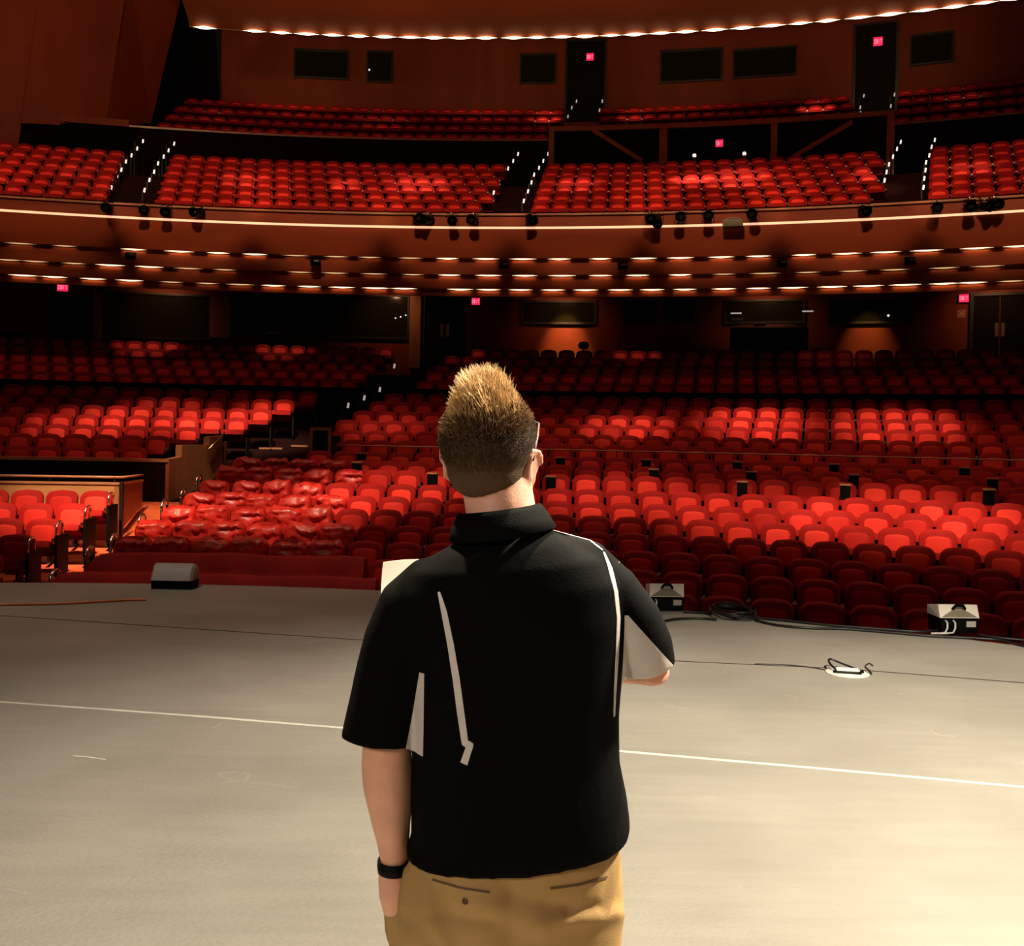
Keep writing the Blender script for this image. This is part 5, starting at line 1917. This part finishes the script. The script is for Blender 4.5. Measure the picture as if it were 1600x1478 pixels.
def scalp(d):
    """point of the scalp in head space in direction d"""
    a = 1 / math.sqrt((d.x / .0815) ** 2 + (d.y / .098) ** 2 + (d.z / .096) ** 2)
    p1 = d * a + Vector((0, -.004, .004))
    o_ = Vector((0, -.022, -.035)) - Vector((0, -.004, .004))
    # second lobe at the nape, seen from the same origin
    A = (d.x / .070) ** 2 + (d.y / .078) ** 2 + (d.z / .070) ** 2
    B = -2 * (d.x * o_.x / .070 ** 2 + d.y * o_.y / .078 ** 2 + d.z * o_.z / .070 ** 2)
    Cc = (o_.x / .070) ** 2 + (o_.y / .078) ** 2 + (o_.z / .070) ** 2 - 1
    D = B * B - 4 * A * Cc
    if D > 0:
        s_ = (-B + math.sqrt(D)) / (2 * A)
        if s_ > a:
            p1 = d * s_ + Vector((0, -.004, .004))
    k = max(0.0, min(1.0, (p1.z - .012) / .082))
    p1.x *= 1 - .27 * k * k * (3 - 2 * k)
    return p1


def is_hair(p):
    if p.z < -.092:
        return False
    if p.y > .045:
        return p.z > .040 + (p.y - .045) * .35
    if p.y > .0:
        return p.z > -.012 + p.y * 1.1
    return p.z > -.092 + max(0, p.y + .045) * 1.75


bad = []
for v in hb.verts:
    d = v.co.normalized()
    p = scalp(d)
    if not is_hair(p):
        bad.append(v)
    top = max(0, min(1, (p.z - .035) / .05))
    lift = .0035 + .006 * top
    if p.z < -.055:
        lift = max(.0008, .0035 * (p.z + .092) / .037)
    v.co = HM @ (p + d * lift)
bmesh.ops.delete(hb, geom=bad, context='VERTS')
me_h = bpy.data.meshes.new('hair')
hb.to_mesh(me_h)
hb.free()
me_h.polygons.foreach_set('use_smooth', [True] * len(me_h.polygons))
hair = obj('hair', me_h, M['hair_short'], man)
hair['label'] = 'short ginger-brown hair swept up on top'
rnd = random.Random(5)


def strands(n, zone, length, rad, dirf, m, name):
    mb = MB()
    made = 0
    while made < n:
        d = Vector((rnd.gauss(0, 1), rnd.gauss(0, 1), rnd.gauss(0, 1))).normalized()
        p = scalp(d)
        if not is_hair(p) or not zone(p):
            continue
        made += 1
        L = length(p) * rnd.uniform(.7, 1.2)
        dv = dirf(p, d).normalized()
        dv = (dv + Vector((rnd.gauss(0, .16), rnd.gauss(0, .16), rnd.gauss(0, .16)))).normalized()
        d2 = (dv + Vector((rnd.gauss(0, .2), rnd.gauss(0, .2), rnd.gauss(0, .2)))).normalized()
        a = p + d * .001
        b = a + (d * .5 + dv * .5).normalized() * L * .45
        c = b + d2 * L * .55
        mb.tube([HM @ a, HM @ b, HM @ c], [rad, rad * .8, rad * .15], 3, cap=False)
    return obj(name, mb, m, hair, True)


strands(3000, lambda p: p.z > .060 - .022 * rnd.random() ** 2 + (.006 if abs(p.x) < .03 else -.01), lambda p: .018 + .022 * min(1, (p.z - .060) / .03), .0011,
        lambda p, d: Vector((-.34 + d.x * .3, .25 + d.y * .2, 1.0)), M['hair'], 'top_tufts')
strands(5200, lambda p: -.075 < p.z <= .066, lambda p: .004 + .011 * max(0, min(1, (p.z + .03) / .09)), .0007,
        lambda p, d: d * .55 + Vector((0, -.1, -.55 + .9 * max(0, p.z / .06))), M['hair'] if False else M['hair_short'], 'cropped_hair')
M['hair_mid'] = mat('crown_hair_brown', (0.24, 0.13, 0.05), 0.55, var=0.25, scale=60, spec=0.3)  # softens the step between painted lit top and shaded back
strands(1700, lambda p: .030 < p.z <= .070, lambda p: .013, .0009, lambda p, d: d * .6 + Vector((-.1, .05, .35)), M['hair_mid'], 'crown_hair')

# --- spectacles and eyes
gl_ = MB()
for s in (-1, 1):
    c = Vector((s * .035, .112, -.016))
    loop = []
    for i in range(25):
        a, b = sell(2 * math.pi * i / 24, 4.5)
        loop.append(HM @ (c + Vector((.029 * a, -.010 * abs(a * .029 + s * .035) / .06, .026 * b))))
    gl_.tube(loop, .0021, 6)
    gl_.tube([HM @ Vector(v) for v in ((s * .064, .103, .004), (s * .076, .094, .003), (s * .084, .04, -.004), (s * .087, .0, -.012), (s * .086, -.020, -.030))], .0021, 6)
gl_.tube([HM @ Vector(v) for v in ((-.007, .112, -.008), (0, .115, -.004), (.007, .112, -.008))], .002, 6)
specs = obj('glasses', gl_, M['frame'], man, True)
specs['label'] = 'dark framed glasses'
for s in (-1, 1):
    lm = MB()
    lm.loft([[HM @ (Vector((s * .035, .112 + k * .0012, -.016)) + Vector((.028 * a, -.010 * abs(a * .029 + s * .035) / .06, .025 * b))) for a, b in [sell(2 * math.pi * i / 20, 4.5) for i in range(20)]] for k in (-.5, .5)])
    obj('lens', lm, M['lens_clear'], specs)
    e_ = MB()
    ell(e_, (s * .031, .082, -.016), (.0122, .0122, .0122), HM)
    obj('eye', e_, M['eye'], man, True)

# --- the sheet of paper held in front of him
grip = KN + fd * .03 - pn * .02
ph = MB()
secs = []
PW, PH = .30, .225
for i in range(13):
    u = i / 12
    col_ = []
    for j in range(9):
        v_ = j / 8
        x = grip.x + .002 - PW * (1 - u)
        curl = .05 * (1 - u) ** 2
        z = grip.z - .120 - .060 * u + PH * v_ + .012 * math.sin(u * 3) - .030 * (1 - u) ** 3 * v_
        y = grip.y + .01 + curl + .02 * math.sin(v_ * 2.2) + .17 * v_
        x += .022 * math.sin(v_ * math.pi) * (u - 1) * .8 + .016 + .055 * (1 - v_) * (1 - u)
        col_.append(Vector((x, y, z)))
    secs.append(col_)
top_ = []
for i in range(13):
    top_.append(secs[i] + [q + Vector((0, .0012, 0)) for q in reversed(secs[i])])
ph.loft(top_)
pp = obj('paper', ph, M['paper'], None, True, 40)
tag(pp, 'white sheets of paper held up in front of the man beside his shoulder', 'paper')
for o in C.objects:
    if o.parent is None and 'label' in o and len(o['label'].split()) > 16:
        print('LONG', o['label'])
print('MAN', len(me_sh.vertices), len(me_tr.vertices))
